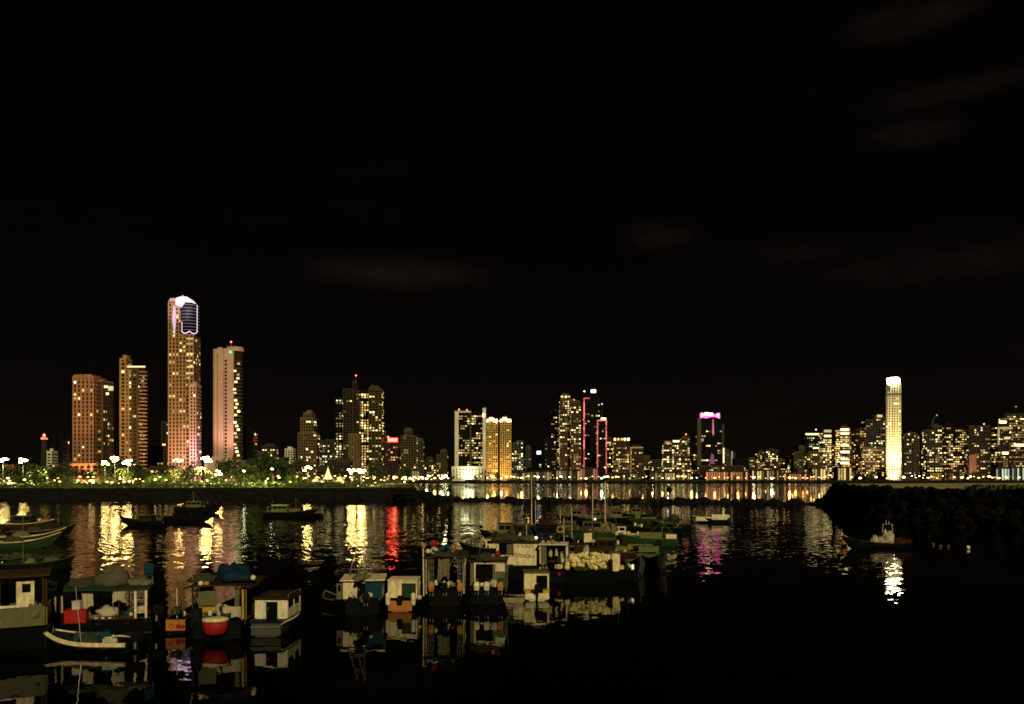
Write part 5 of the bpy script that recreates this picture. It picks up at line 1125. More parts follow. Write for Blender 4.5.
item('cool_box', 'small white cool box above the red locker', 'cool box', b.wpt(3.0, .75, 1.255), MB().rbox(-.17, .17, -.15, .15, 0, .33, .02).rbox(-.18, .18, -.16, .16, .335, .38, .01), plast)
for k in range(3): jug(['white jug low in the dark green canopy boat, left of three', 'white jug low in the dark green canopy boat, middle of three', 'white jug low in the dark green canopy boat, right of three'][k], b.wpt(2.25 - k * .28, .75, .62 + .0 * k), .10, plast, 'white jugs in the dark green canopy boat')
o = thing('folding_chair', 'small blue framed chair standing on the canopy boat roof', 'chair', b.wpt(.25, .1, 2.2), .4)
MB().rbox(-.2, .2, -.2, .2, .38, .42, .01).build('seat', P['blue'], o); MB().rbox(-.2, .2, .18, .22, .45, .9, .01).build('backrest', P['blue'], o)
for ax in (-1, 1):
    for ay in (-1, 1): MB().tube([(ax * .18, ay * .18, 0), (ax * .16, ay * .18, .4)], .02, 5).build('leg', alu, o)
# --- small skiff between
b = Boat('skiff', 'small red and cream skiff end with painted circles between two canopy boats', 176, 634, 95, 3.0, .95, .62, 'dark', 'wood', .3)
b.add('stern_panel', MB().rbox(-.075, -.05, -.42, .42, .16, .66, .01), 'orange'); b.add('painted_patch', MB().box(-.082, -.077, -.40, -.05, .24, .42), 'red')
for y in (.2, -.12): b.add('painted_circle', MB().torus(.09, .02, (0, 0, 0), 'y', 14, 5), 'red').matrix_local = Matrix.Translation((-.085, y, .36)) @ Matrix.Rotation(math.pi / 2, 4, 'Z')
item('pole', 'thin pale pole standing in the red and cream skiff', 'pole', b.wpt(.3, .05, .3), MB().tube([(0, 0, 0), (-.05, .1, 1.7)], .022, 6), 'cream')
# --- 4: canopy boat with blue tarp
b = Boat('canopy_boat', 'fishing boat with blue tarp on its brown canopy and a red motor cover', 217, 640, 96, 5.4, 2.4, .75, 'dark', 'wood', .45)
b.posts([.3, 1.9, 3.4], 1.1, .6, 2.25, 'wood', .04); b.roof(.1, 3.7, 1.45, 2.28, 'brown', sag=.12)
b.add('motor_cover', MB().lathe([(.28, .30), (.36, .38), (.43, .82), (.38, .86)], 24, (-.25, .0, 0), sy=1.25), 'red', True); b.add('cover_rim', MB().lathe([(.40, .865), (.45, .89), (.43, .99), (.26, 1.02)], 24, (-.25, 0, 0), sy=1.25), 'cream', True)
b.add('pillar', MB().rbox(.35, .42, -1.15, -.95, .8, 2.2, .01), 'yellow'); b.add('pillar', MB().rbox(.35, .42, -.85, -.65, .9, 2.2, .01), 'gg'); b.add('side_board', MB().rbox(.6, .65, .2, .95, 1.4, 2.1, .01), 'gg')
lump('tarp', 'large dark blue tarp bundle on the brown canopy', 'tarp', b.wpt(1.7, -.35, 2.4), .8, .75, .6, tarpm, 21); lump('net_pile', 'dark net heap left of the blue tarp', 'net', b.wpt(1.5, .95, 2.35), .6, .5, .3, netm, 22)
item('rolled_mat', 'yellow rolled mat under the brown canopy', 'mat', b.wpt(.6, .55, 1.2), MB().lathe([(.13, -.38), (.15, -.36), (.15, .36), (.13, .38)], 12, axis='x'), 'yellow')
drape('white cloth draped at the right side under the brown canopy', b.wpt(.2, -.55, 1.4), .8, .5, cloth, .1, 3)
lump('sack', 'pale sack among the gear under the brown canopy', 'sack', b.wpt(.5, -.15, 1.0), .35, .25, .4, cloth, 23)
for k, (y, z, c, l_) in enumerate([(1.05, 2.42, 'cream', 'cream float at the left front edge of the brown canopy'), (.8, 2.40, 'yellow', 'yellow float beside the cream one on the brown canopy'), (-1.3, 2.55, 'cream', 'cream float right of the blue tarp')]): buoy(l_, b.wpt(.25 if k < 2 else 1.0, y - .3 * (k < 2), z), .12, P[c])
barrel('dark barrel standing left under the brown canopy', b.wpt(.3, .95, .5), .24, .8, 'navy')
# --- 5: cream cabin boat
b = Boat('cabin_boat', 'small boat with two cream panels and a dark doorway, stern to the viewer', 266, 637, 90, 4.4, 1.55, .62, 'grey', 'grey', .35)
b.cabin(.75, 2.9, .74, .66, 1.55, 'white', 'brown', (-.28, .24), win=True, doorm=darkin); b.add('stern_ledge', MB().rbox(-.08, .5, -.72, .72, .60, .70, .02), 'navy'); b.add('rub_rail', MB().rbox(-.1, -.055, -.66, .66, .40, .50, .01), 'gg')
b.add('roof_hatch', MB().rbox(1.3, 1.9, -.3, .3, 1.625, 1.68, .02), 'wood'); b.add('roof_rail', MB().tube([(.8, -.75, 1.75), (2.8, -.75, 1.75)], .02, 5).tube([(.8, -.75, 1.6), (.8, -.75, 1.75)], .02, 5).tube([(2.8, -.75, 1.6), (2.8, -.75, 1.75)], .02, 5), alu)
b.add('side_stripe', MB().tube([(4.4 * i / 14, -b.hw(i / 14) - .01, b.sheer(i / 14) - .08) for i in range(13)], .05, 6), 'cream')
# --- 6: white and blue cabin boat
b = Boat('cabin_boat', 'cabin boat with a cream wall, a blue panel and nets piled on its roof', 362, 616, 97, 5.0, 2.0, .75, 'dark', 'gg', .4)
b.cabin(.5, 2.8, 1.0, .8, 1.72, 'cream', 'cream', (-.12, .28), doorm=darkin, panelsR='blue', over=.2); b.add('side_screen', MB().rbox(.52, .56, 1.04, 1.32, .78, 1.6, .01), 'gg'); b.add('side_window', MB().box(.50, .515, 1.10, 1.26, 1.2, 1.5), glass)
b.outboard(-.2); lump('net_pile', 'long pale net roll on the roof of the blue panelled cabin boat', 'net', b.wpt(.8, .1, 1.80), .35, 1.05, .22, netw, 31)
lump('tarp', 'grey bundle lying at the stern of the blue panelled cabin boat', 'tarp', b.wpt(.15, -.1, .75), .25, .5, .3, tarpg, 32)
o = thing('ladder_frame', 'leaning A shaped pole frame on the blue panelled cabin boat', 'frame', b.wpt(1.2, .35, 1.8))
for sx in (-.42, .0): MB().tube([(sx, 0, 0), (sx + .45, 0, 1.75)], .022, 5).build('pole', alu, o)
for q in (.25, .5, .72): MB().tube([(-.42 + .45 * q, 0, 1.75 * q), (.45 * q, 0, 1.75 * q)], .018, 5).build('rung', alu, o)
MB().tube([(.35, .3, 0), (.42, 0, 1.75)], .02, 5).build('pole', alu, o)
b2 = Boat('skiff', 'white nosed dark skiff tied left of the blue panelled cabin boat', 341, 607, 128, 2.0, 1.0, .35, 'dark', 'gg', .3)
# --- 7: small boat with orange transom
b = Boat('cabin_boat', 'small cabin boat with an orange stern and a dark green windscreen', 400, 612, 90, 4.2, 1.5, .50, 'orange', 'cream', .35)
b.cabin(.9, 2.4, .78, .60, 1.5, 'cream', 'cream', (-.72, .05), doorm=P['green'], over=.05)
for y in (-.70, .62): b.add('fender', MB().lathe([(.05, .35), (.11, .42), (.12, .95), (.05, 1.02)], 10, (-.1, y, 0)), 'white')
b.outboard(.0, x=.1, z=.6)
buoy('grey float hanging right of the orange sterned boat', b.wpt(.1, -1.0, .75), .14, plast)
# --- 8: tall canopy boat with buoys
b = Boat('canopy_boat', 'tall fishing boat with ladder poles and coloured buoys on its roof', 445, 607, 92, 6.0, 2.1, .85, 'dark', 'wood', .5)
b.posts([.15, 1.8, 3.4], 1.02, .7, 2.65, 'cream', .035); b.roof(-.05, 3.8, 1.2, 2.7, 'wood', sag=.15)
lat = MB()
for i in range(6): lat.box(.1, .13, .62 + i * .09, .65 + i * .09, .9, 2.6)
for i in range(5): lat.box(.095, .135, .60, 1.12, 1.0 + i * .36, 1.04 + i * .36)
b.add('lattice_panel', lat, 'gg'); b.add('mast_pole', MB().tube([(.0, 1.15, .6), (.0, 1.18, 3.2)], .035, 6), 'cream')
for i, y in enumerate((-.72, -.84, -.98, -1.08)): b.add('ladder_pole', MB().tube([(.02, y, .9), (.06, y + .05, 2.75)], .022, 5), alu)
for i in range(5): b.add('rung', MB().tube([(.03, -.72, 1.1 + i * .35), (.03, -.98, 1.1 + i * .35)], .016, 5), alu)
drape('pale ribbed cloth hung in the middle of the tall canopy boat', b.wpt(.05, .05, 2.6), .62, 1.05, netw, .0, 4)
for y, c, l_ in ((.72, P['orange'], 'left'), (-.82, P['orange'], 'right')): b.outboard(y, c, label=None)
b.outboard(0, black)
lump('net_pile', 'olive net heap on the roof of the tall canopy boat', 'net', b.wpt(.8, .1, 2.75), .7, 1.1, .25, netm, 41)
for (y, z, r, m_, l_) in [(1.18, 3.3, .14, 'orange', 'orange buoy on top of the tall canopy boat corner pole'), (.62, 3.42, .19, 'red', 'red buoy topmost on the tall canopy boat roof'), (.15, 3.15, .15, 'teal', 'teal buoy on the tall canopy boat roof'), (-.1, 3.25, .16, 'blue', 'blue buoy right of the teal one'), (.95, 3.0, .13, 'cream', 'cream buoy at the left end of the tall canopy boat roof'), (-.4, 3.0, .13, 'gg', 'grey green buoy on the tall canopy boat roof')]: buoy(l_, b.wpt(.3, y, z), r, P[m_])
tyre('pale tyre leaning on the tall canopy boat roof', b.wpt(.25, .6, 3.02), .17, 0, plast)
for k, (y, z, l_) in enumerate([(.85, .95, 'white jug left in the stern of the tall canopy boat'), (.5, 1.15, 'white jug high in the stern of the tall canopy boat'), (-.1, 1.0, 'white jug in the middle of the tall canopy boat')]): jug(l_, b.wpt(.25, y, z), .11, plast)
crate('yellow green crate in the stern of the tall canopy boat', b.wpt(.35, .95, .85), .4, .35, .3, P['lgreen'])
# --- 9
b = Boat('cabin_boat', 'dark cabin boat with a cream door frame and three outboards', 487, 605, 88, 5.6, 2.1, .8, 'dark', 'wood', .5)
b.cabin(.6, 3.0, .98, .85, 2.30, 'gg', 'wood', (-.28, .68), doorm=darkin, over=.15); b.add('door_frame', MB().box(.55, .595, .68, .76, .9, 2.2).box(.55, .595, -.95, .76, 2.2, 2.28), 'cream'); b.add('panel', MB().rbox(.53, .58, -.95, -.42, 1.78, 2.18, .01), 'white')
b.outboard(.55, P['cream']); b.outboard(0, plast); b.outboard(-.75, P['orange'])
lump('net_pile', 'dark net heap on the roof beside the coloured buoys', 'net', b.wpt(1.2, .1, 2.4), .9, .9, .3, netm, 51)
buoy('pink red buoy on the roof of the three outboard boat', b.wpt(.7, -.55, 2.75), .16, P['red']); buoy('orange buoy next to the pink red one', b.wpt(.8, -.3, 2.62), .13, P['orange'])
crate('wooden crate on the roof edge of the three outboard boat', b.wpt(.7, .4, 2.4), .45, .35, .22, P['wood'])
item('pole', 'thin pole leaning at the right side of the three outboard boat', 'pole', b.wpt(.1, -1.05, .7), MB().tube([(0, 0, 0), (.12, 0, 1.5)], .018, 5), alu)
# --- 10: little white cabin boat
b = Boat('cabin_boat', 'little boxy white cabin boat with a black outboard in the centre foreground', 537, 601, 90, 3.8, 1.45, .36, 'cream', 'cream', .3)
b.cabin(.75, 2.3, .72, .40, 1.48, 'cream', 'gg', (-.62, .02), doorm=darkin, over=.06); b.outboard(0, black, z=.72)
for sd in (-1, 1): b.add('seat', MB().rbox(.05, .55, sd * .36, sd * .68, .36, .62, .02), 'yellow'); 
for sd in (-1, 1): b.add('stern_board', MB().rbox(-.09, -.055, sd * .14, sd * .68, .12, .38, .01), 'white')
b.add('roof_board', MB().rbox(.8, 1.2, -.3, .3, 1.56, 1.60, .01), 'gg')
# --- 11: name board boat
b = Boat('cabin_boat', 'fishing boat with a big cream side board lettered in dark paint', 541, 579, 176, 6.0, 2.0, .95, 'dark', 'brown', .6)
q = MB().rbox(.15, 1.85, 1.02, 1.07, 1.05, 2.58, .01); nb = b.add('name_board', q, 'cream')
b.add('side_board', MB().rbox(1.86, 3.05, 1.01, 1.05, 1.1, 1.75, .01), 'cream'); b.add('pillar', MB().rbox(2.85, 3.02, .98, 1.03, 1.75, 2.5, .01), 'cream'); b.add('window_panel', MB().rbox(1.9, 2.3, .96, .99, 1.75, 2.5, .01), 'gg'); b.add('window', MB().box(2.3, 2.85, .955, .965, 1.75, 2.5), glass)
b.add('cabin_wall', MB().box(.2, .25, -1, 1.0, .95, 2.45).box(3.0, 3.05, -1, .97, .95, 2.45).box(.25, 3.0, -1, -.95, .95, 2.45), 'brown'); b.roof(-.05, 3.4, 1.15, 2.62, 'brown', sag=.03)
text(b, 'EL BUNCA', .25, (1.02, 1.075, 2.27), (math.pi / 2, 0, math.pi), inkm, b.r); text(b, 'CUSTODIOS-5', .33, (1.42, 1.095, 1.62), (math.pi / 2, math.radians(4), math.pi), inkm, b.r)
lump('net_pile', 'dark net pile on the roof of the lettered boat', 'net', b.wpt(2.4, 0, 2.7), .9, .8, .4, netm, 61); lump('tarp', 'brown tarp heap on the roof of the lettered boat', 'tarp', b.wpt(1.0, .2, 2.7), .6, .6, .3, tarpg, 62)
crate('pale crate on the right end of the lettered boat roof', b.wpt(.5, .6, 2.7), .5, .4, .3, P['gg']); item('work_light', 'small lit work lamp on the roof of the lettered boat', 'lamp', b.wpt(.3, .9, 2.85), MB().lathe([(.05, 0), (.09, .08), (.05, .16)], 10), emit('work_lamp', (1, .95, .8), 3))
tyre('dark tyre at the bow of the lettered boat', b.wpt(3.6, .8, 1.5), .33, .1)
# --- 12: framed cabin
b = Boat('cabin_boat', 'dark boat with a thin white frame around its open cabin, right of the lettered boat', 553, 583, 84, 5.0, 1.9, .75, 'dark', 'maroon', .5)
b.posts([.3, 2.2], .88, .7, 2.5, 'white', .04); b.add('roof', MB().rbox(.1, 2.4, -.98, .98, 2.5, 2.57, .02), 'white'); b.add('panel', MB().rbox(.3, .34, .45, .9, 1.2, 2.48, .01), 'gg'); b.add('cabin_back', MB().rbox(2.3, 2.34, -.9, .9, .7, 2.48, .01), 'brown')
for k, (y, z, l_) in enumerate([(.2, 1.7, 'pale bag hanging left in the white framed cabin'), (-.2, 1.75, 'pale bag hanging in the middle of the white framed cabin'), (-.55, 1.5, 'pale bag hanging right in the white framed cabin')]): lump('bag', l_, 'bag', b.wpt(.6, y, z), .12, .14, .4, cloth, 70 + k)
buoy('orange glowing float on the left post of the white framed cabin', b.wpt(.1, .72, 1.25), .13, P['orange']); buoy('dark red float low on the stern of the white framed boat', b.wpt(-.1, -.4, .6), .13, P['red'])
# --- 13: boat with the pile of floats
b = Boat('fishing_boat', 'long dark fishing boat carrying a great pile of cream floats', 634, 582, 176, 6.2, 2.1, .85, 'dark', 'dark', .5)
b.add('deck_house', MB().rbox(1.0, 1.55, .3, .95, .9, 1.95, .02), 'cream'); b.add('deck_house', MB().rbox(2.3, 4.0, -.9, .3, .9, 2.3, .02), 'brown'); b.posts([.5, 2.0], .95, .8, 1.9, 'wood')
rn = random.Random(8); fm = MB().ball(.17, (0, 0, 0), 10, 7).mesh('float', floatm, True); fe = MB().lathe([(.03, .15), (.045, .2), (.02, .22)], 6).mesh('eye', black)
for i in range(95):
    x = 1.75 + rn.random() * 2.75; z = 1.0 + rn.random() ** .8 * (1.05 - abs(x - 3.0) * .18); y = 1.08 + rn.uniform(-.18, .12)
    o = thing('net_float', 'cream net float in the great pile on the long dark fishing boat', 'float', b.wpt(x, y, z), rn.uniform(0, 6), 'cream floats piled on the long dark fishing boat'); s_ = rn.uniform(.75, 1.15); o.scale = (s_, s_, s_); o.rotation_euler.x = rn.uniform(-1, 1)
    inst('ball', fm, (0, 0, 0), o); inst('eye', fe, (0, 0, 0), o)
lump('net_pile', 'pale net mass under the cream floats', 'net', b.wpt(3.0, .7, .85), 1.3, .4, .85, netm, 81)
item('box', 'square cream box right of the pile of floats', 'box', b.wpt(1.3, 1.12, .85), MB().rbox(-.2, .2, -.12, .12, 0, .75, .02).rbox(-.21, .21, -.13, .13, .75, .8, .01), 'cream')
item('lamp_post', 'short white post lamp on the stern of the long dark fishing boat', 'lamp', b.wpt(.15, .8, .85), MB().rbox(-.07, .07, -.07, .07, 0, .42, .03), emit('stern_lamp', (1, .9, .55), 1.2))
jug('white jug left of the pile of floats', b.wpt(4.8, .5, 1.3), .13, plast); lump('sack', 'pale sack above the pile of floats', 'sack', b.wpt(3.2, .5, 1.9), .2, .2, .5, cloth, 83)
for px, row, l_ in ((632, 582, 'grey panga with raised bow toward the viewer, left of a pair'), (649, 577, 'grey panga with raised bow toward the viewer, right of a pair')):
    Boat('panga', l_, px, row - 12, -92 if px < 640 else -86, 5.0, 1.35, .75, 'grey', 'grey', .75, anchor='stern', group='pair of grey pangas')
# --- 14: green boats, middle right
b = Boat('fishing_boat', 'pale green long fishing boat lying low, right of the pile of floats', 657, 555, 178, 5.6, 1.9, .85, 'lgreen', 'green', .4); b.add('side_panel', MB().rbox(.1, 1.9, .97, 1.0, .35, .85, .01), 'lgreen'); b.add('side_panel', MB().rbox(2.0, 3.8, .97, 1.0, .35, .85, .01), 'lgreen'); b.add('engine_box', MB().rbox(3.9, 4.6, -.4, .7, .5, 1.15, .02), 'cream'); b.add('dark_hatch', MB().rbox(2.6, 3.4, -.5, .5, .8, 1.1, .02), 'maroon'); b.outboard(0)
jug('white jug on the pale green long boat', b.wpt(3.6, .6, 1.0), .14, plast)
b = Boat('fishing_boat', 'dark green fishing boat with a cream wheelhouse strip, behind the pale green one', 676, 546, 178, 6.0, 2.0, .8, 'green', 'lgreen', .5); b.add('coaming', MB().rbox(1.6, 3.9, .3, .9, .85, 1.45, .02), 'lgreen'); b.add('coaming', MB().rbox(.1, 1.2, .5, .98, .8, 1.25, .02), 'cream'); b.mast(1.4, 2.6, z0=.6); lump('net_pile', 'green net heap in the stern of the dark green boat with cream strip', 'net', b.wpt(.8, 0, .8), .6, .6, .5, netm, 91)
jug('pale jug left on the dark green boat with cream strip', b.wpt(4.0, .7, 1.1), .16, plast)
b = Boat('canopy_boat', 'green framed boat with a long thin flat canopy rail', 681, 534, 179, 8.2, 2.2, .8, 'dark', 'green', .5); b.posts([.3, 2.2, 4.2, 6.0], 1.0, .7, 1.75, 'green', .05); b.add('canopy', MB().rbox(.1, 6.8, -1.1, 1.1, 1.75, 1.85, .03), 'green'); b.mast(.8, 3.3, z0=.6, m=P['green'], r=.06); b.add('stern_gantry', MB().tube([(.1, -.9, .7), (.1, -.9, 2.3), (.1, .9, 2.3), (.1, .9, .7)], .06, 6), 'green'); lump('net_pile', 'green net bundle on the gantry end of the green framed boat', 'net', b.wpt(.9, 0, 1.86), .6, .7, .5, netm, 92)
b = Boat('fishing_boat', 'low pale decked boat among the dark rows, far right of the masts', 664, 524, 176, 5.5, 2.0, .6, 'green', 'lgreen', .5); b.add('deck_box', MB().rbox(1.2, 3.4, .1, .8, .6, 1.05, .03), 'lgreen'); b.add('deck_box', MB().rbox(3.6, 4.4, -.4, .5, .6, 1.5, .03), 'gg')
b = Boat('fishing_boat', 'small pale cabin boat behind the tall masts, farthest of the row', 632, 522, 174, 6.0, 2.1, .7, 'dark', 'gg', .5); b.cabin(1.6, 3.4, .8, .7, 1.9, 'gg', 'green', (-.2, .2)); 
# green hull with masts
b = Boat('fishing_boat', 'olive green fishing boat with two tall masts and a sloping sheer', 614, 543, 165, 7.2, 2.3, 1.15, 'green', 'lgreen', .9); b.cabin(1.2, 3.2, .9, 1.15, 2.35, 'gg', 'green', (-.25, .25)); b.mast(.9, 6.6, y=.2, z0=.8, r=.06, m=P['cream']); b.mast(2.2, 6.4, y=.6, z0=.8, r=.05, m=P['cream'], stays=False); b.add('boom', MB().tube([(1.0, .2, 2.4), (.4, .3, 6.0)], .035, 5), 'lgreen')
lump('net_pile', 'pale green net heap on the stern of the two masted boat', 'net', b.wpt(.6, .3, 1.2), .8, .7, .9, netw, 93); lump('net_pile', 'dark net heap on the foredeck of the two masted boat', 'net', b.wpt(4.3, 0, 1.2), .9, .7, .6, netm, 94); item('crate', 'tall pale box on the stern rail of the two masted boat', 'box', b.wpt(.0, .9, 1.1), MB().rbox(-.22, .22, -.2, .2, 0, 1.0, .03).rbox(-.24, .24, -.22, .22, 1.0, 1.06, .01), 'lgreen')
item('work_light', 'small cool work lamp on the two masted boat', 'lamp', b.wpt(1.9, .95, 2.5), MB().lathe([(.06, 0), (.11, .1), (.05, .2)], 10), MATS['work_lamp'])
b = Boat('fishing_boat', 'dark boat with a square cream cabin board, in front of the two masted boat', 592, 553, 120, 5.0, 1.9, .8, 'dark', 'dark', .5); b.add('name_board', MB().rbox(.2, .25, -.15, .75, 1.0, 1.85, .01), 'cream'); b.posts([.3, 1.8], .85, .7, 1.9, 'wood'); b.roof(.2, 2.2, .95, 1.95, 'wood'); lump('net_pile', 'dark net pile on the roof of the square board boat', 'net', b.wpt(1.2, 0, 2.0), .7, .7, .4, netm, 95)
for k, (px, row, yaw, L, hl, st, cab, mh, l_) in enumerate([
    (515, 556, 172, 5.2, 'dark', 'gg', 'cream', 0, 'dark boat with a cream box cabin above the lettered boat'), (604, 566, 168, 5.4, 'dark', 'cream', 'gg', 3.8, 'dark boat with cream gunwale just above the pile of floats'),
    (634, 560, 176, 5.0, 'maroon', 'gg', 'brown', 0, 'maroon boat with brown cabin above the right end of the floats'), (562, 563, 176, 4.8, 'navy', 'cream', 'white', 3.2, 'navy boat with a small white cabin above the white framed boat'),
    (586, 534, 170, 6.2, 'dark', 'lgreen', 'gg', 3.0, 'dark boat with light green gunwale left of the tall masts'), (640, 541, 176, 5.8, 'dark', 'cream', 'cream', 0, 'dark boat with a cream cabin below the green canopy rail'),
    (560, 537, 174, 5.6, 'teal', 'white', 'brown', 4.4, 'teal boat with white gunwale right of the tallest thin mast'), (524, 541, 176, 5.0, 'dark', 'dark', 'gg', 2.6, 'low black boat left of the tallest thin mast'), (690, 529, 177, 5.4, 'dark', 'gg', 'green', 3.0, 'dark boat with dark green cabin left of the white motor boat')]):
    b = Boat('fishing_boat', l_, px, row, yaw, L, 1.9, .7, hl, st, .6); x0_ = 1.0 + .3 * (k % 3)
    b.cabin(x0_, x0_ + 1.5, .75, .7, 1.55 + .12 * (k % 4), cab, 'wood' if k % 2 else 'gg', (-.2, .25)); b.outboard(0)
    if mh: b.mast(x0_ + 1.9, mh, z0=.6, m=P['cream'], r=.03)
    lump('net_pile', 'net heap on the ' + re.split(' above | just | left of | below | right of ', l_)[0], 'net', b.wpt(L * .68, 0, .62), .6, .5, .45, [netw, netm][k % 2], 300 + k); EXTRA.append((b, re.split(' above | just | left of | below | right of | right end', l_)[0]))
b = Boat('fishing_boat', 'blue black boat with an orange life ring, left of the two masted boat', 577, 548, 172, 6.2, 2.1, .95, 'navy', 'teal', .7); b.cabin(2.0, 4.0, .85, .95, 2.2, 'navy', 'dark', (-.2, .2)); lifering('orange life ring hung on the blue black boat', b.wpt(1.6, 1.0, 1.9), .30, math.radians(172)); b.mast(.5, 4.0, z0=.9, m=P['white'], cross=False, stays=False); lump('tarp', 'dark red tarp heap beside the life ring', 'tarp', b.wpt(3.2, .5, 2.28), .8, .5, .5, P['maroon'], 96)
b = Boat('fishing_boat', 'brown cabin boat carrying the tallest thin mast, left of the life ring', 548, 545, 175, 5.6, 2.0, .8, 'dark', 'gg', .6); b.cabin(1.2, 3.2, .85, .85, 2.1, 'brown', 'gg', (-.2, .2)); b.mast(1.7, 7.6, z0=.8, m=P['cream'], r=.05); b.add('deck_box', MB().rbox(.2, 1.0, .2, .9, .8, 1.4, .02), 'gg'); lump('net_pile', 'olive net heap at the foot of the tallest thin mast', 'net', b.wpt(3.6, 0, .9), .6, .6, .9, netm, 97)
for (px, row, yaw, L, h_, w1, l_, ml) in [(612, 524, 170, 6.5, 'dark', 'olive', 'dark boat with scattered pale gear behind the two masted boat', 2.4), (592, 522, 174, 6.0, 'dark', 'gg', 'dark boat with pale boxes left behind the two masted boat', 0), (650, 519, 178, 6.2, 'dark', 'gg', 'dark boat with a low pale cabin in the far row', 2.8)]:
    b = Boat('fishing_boat', l_, px, row, yaw, L, 2.1, .75, h_, 'green', .6); b.cabin(1.6, 3.2, .8, .75, 1.9, 'gg', 'green', (-.2, .2))
    for k in range(4):
        crate(['leftmost', 'second', 'third', 'rightmost'][k] + ' pale crate on the ' + {612: 'boat nearest the tall masts', 592: 'boat with boxes left behind the masts', 650: 'far row boat with a low cabin'}[px], b.wpt(5.0 - k * 1.3, .3, .75 if k in (0, 3) else 2.0 if 1 < k < 3 else .8), .5, .45, .35 + .15 * (k % 2), P['lgreen' if k % 2 else 'gg'])
    if ml: b.mast(1.0, ml + 1, z0=.7)
# --- 16 white boat, right of the group
b = Boat('motor_boat', 'small white motor boat alone right of the moored group', 727, 523, 176, 5.3, 1.9, .75, 'dark', 'white', .35); b.add('side_panel', MB().rbox(.1, 2.5, .86, .93, .55, 1.35, .02), 'cream'); b.add('side_panel', MB().rbox(2.75, 4.9, .55, .78, .35, .95, .02), 'cream'); b.add('windscreen', MB().rbox(2.5, 2.56, -.6, .8, .9, 1.5, .01), glass); b.outboard(0, plast)
# --- 17 right panga
b = Boat('panga', 'long dark panga with a lit cream cabin heap alone at the right', 907, 548, 178, 6.6, 1.8, .5, 'dark', 'brown', .75); b.add('foredeck', MB().rbox(3.2, 5.4, -.4, .4, .62, .68, .02), 'grey')
lump('tarp', 'large cream tarp heap on the panga at the right', 'tarp', b.wpt(2.1, .3, .5), .8, .6, 1.05, cloth, 101); lump('sack', 'small cream sack left of the tarp heap on the right panga', 'sack', b.wpt(3.3, .2, .6), .36, .35, .6, cloth, 102); b.outboard(0)
b.add('antenna_rack', MB().tube([(1.5, .3, .6), (1.6, .3, 2.4), (2.5, .3, 2.4), (2.6, .3, .6)], .03, 5).tube([(1.9, .3, 2.4), (1.95, .3, 2.7)], .03, 5).tube([(2.2, .3, 2.4), (2.2, .3, 2.75)], .03, 5), 'cream')
lump('net_pile', 'red brown gear in the stern of the right panga', 'net', b.wpt(.6, .1, .4), .9, .6, .6, P['maroon'], 103)
for k, (px, row, r, l_) in enumerate([(933, 545, .22, 'first grey mooring float right of the lone panga'), (940, 547, .26, 'second grey mooring float right of the lone panga'), (948, 547, .22, 'third grey mooring float right of the lone panga')]): buoy(l_, (X(px, YW(row)), YW(row), .06), r * .8, P['grey'])
buoy('small white mooring buoy at the far right on open water', (X(968, YW(549)), YW(549), .15), .2, P['white']); buoy('cream buoy floating at the bow of the right panga', (X(844, YW(546)), YW(546), .3), .36, P['orange'])
# --- 18 left back pangas
for k, (px, row, L, c, st, l_) in enumerate([(-18, 549, 7.0, 'green', 'cream', 'dull green panga nearest of the row at the left edge'), (-8, 543, 7.2, 'brown', 'cream', 'reddish panga second of the row at the left edge'), (8, 537, 7.4, 'dark', 'gg', 'dark panga with a pale bow farthest of the row at the left edge')]):
    b = Boat('panga', l_, px, row, 14, L, 1.8, .6, c, st, .95, group='pangas at the left edge')
    lump('net_pile', ['net heap in the nearest left edge panga', 'net heap in the second left edge panga', 'net heap in the farthest left edge panga'][k], 'net', b.wpt(2.8, 0, .5), .9, .6, .6, [netm, netw, netm][k], 110 + k); b.outboard(0)
b = Boat('cabin_boat', 'pinkish cabin boat behind the left edge pangas', 2, 530, 10, 6.5, 2.0, .8, 'brown', 'cream', .6); b.cabin(1.6, 3.8, .8, .8, 1.9, 'brown', 'gg', (-.2, .2)); buoy('white float on the cabin boat behind the left edge pangas', b.wpt(4.6, 0, 1.3), .22, P['white'])
b = Boat('skiff', 'dark skiff with a bare pole just behind the left edge cabin boat', 2, 572, 12, 5.0, 1.7, .6, 'dark', 'green', .5); b.mast(1.4, 4.4, z0=.4, m=P['lgreen'], r=.035, cross=False, stays=False); lump('net_pile', 'pale green net heap in the skiff with a bare pole', 'net', b.wpt(2.0, -.3, .5), .4, .4, .45, netw, 115); lump('tarp', 'grey tarp in the bow of the skiff with a bare pole', 'tarp', b.wpt(3.4, 0, .6), .7, .5, .4, tarpg, 116)
b = Boat('skiff', 'dark skiff lying in shadow left of the green canopy boat', 44, 600, 25, 4.5, 1.5, .5, 'dark', 'dark', .45)
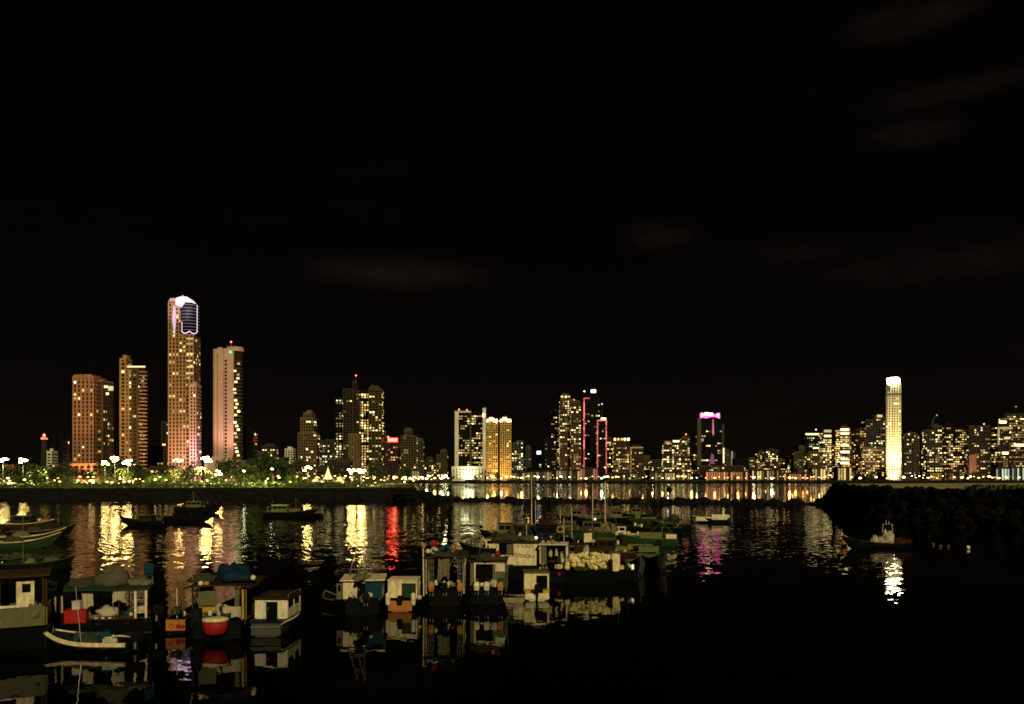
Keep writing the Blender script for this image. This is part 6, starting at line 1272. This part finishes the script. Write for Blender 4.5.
# --- 19-21 silhouettes near the left breakwater
b = Boat('motor_boat', 'dark motor boat silhouette with a sharp bow to the left on the bright reflection', 163, 526, 176, 6.6, 2.0, .65, 'dark', 'dark', .75); b.cabin(1.5, 3.3, .75, .7, 1.55, 'brown', 'gg', (-.2, .2)); b.outboard(0)
b = Boat('fishing_boat', 'long dark boat silhouette between the two sharp bowed boats', 166, 522, 2, 7.5, 2.2, .85, 'dark', 'dark', .4)
for k in range(4): lump('crew_gear', ['first', 'second', 'third', 'fourth'][k] + ' dark gear heap on the long boat silhouette, from the left', 'gear', b.wpt(1.5 + k * 1.2, 0, .8), .5, .5, .6, P['dark'], 120 + k)
b = Boat('motor_boat', 'dark motor boat silhouette with a sharp bow to the right, farthest left of centre', 176, 513, 3, 9.4, 2.6, 1.1, 'dark', 'dark', 1.2); b.cabin(2.4, 5.2, 1.0, 1.1, 2.3, 'gg', 'gg', (-.2, .2)); b.mast(3.4, 4.4, z0=2.3, r=.05)
b = Boat('motor_boat', 'low dark motor boat with a pale cabin near the left rock shore', 264, 517, 4, 9.6, 2.5, .9, 'dark', 'gg', .7); b.cabin(1.6, 4.2, 1.0, .9, 2.1, 'lgreen', 'white', (-.2, .2)); b.mast(5.6, 3.4, z0=.9); b.add('foredeck_house', MB().rbox(4.6, 6.4, -.8, .8, .9, 1.5, .05), 'gg')
b = Boat('skiff', 'low dark skiff on the red light reflection right of centre left', 322, 517, 176, 5.5, 1.8, .5, 'dark', 'dark', .5)
CLUTTER()
# marker posts and buoys
o = thing('marker_buoy', 'pale pole buoy with a dark float standing alone left of the lettered boat', 'buoy', (X(481, YW(531)), YW(531), 0)); MB().tube([(0, 0, -.3), (-.05, 0, 2.9)], .05, 6, .035).build('pole', P['cream'], o); MB().ball(.24, (0, 0, .55), 10, 8).build('float', P['dark'], o, True); MB().lathe([(.4, -.2), (.42, .1), (.2, .25)], 12).build('base', P['cream'], o)
o = thing('channel_marker', 'dark channel marker on the rubble sill with a small white lamp', 'marker', (X(669, 222), 222, 0)); MB().tube([(0, 0, 0), (0, 0, 3.2)], .22, 8, .16).build('post', P['dark'], o); MB().lathe([(.5, 3.0), (.9, 3.6), (.6, 4.4), (.1, 4.6)], 10).build('top_mark', P['dark'], o)
o = thing('navigation_light', 'tiny white navigation light on the water below the channel marker', 'lamp', (X(668, 205), 205, 0)); MB().lathe([(.6, -.1), (.6, .3), (.2, .6), (.15, 1.6)], 10).build('float', P['dark'], o); MB().ball(.2, (0, 0, 1.8), 8, 6).build('lamp_glass', emit('nav_white', (.9, .95, 1), 5), o)
print('windows', NW[0], 'objects', len(bpy.data.objects))
bpy.context.view_layer.update()
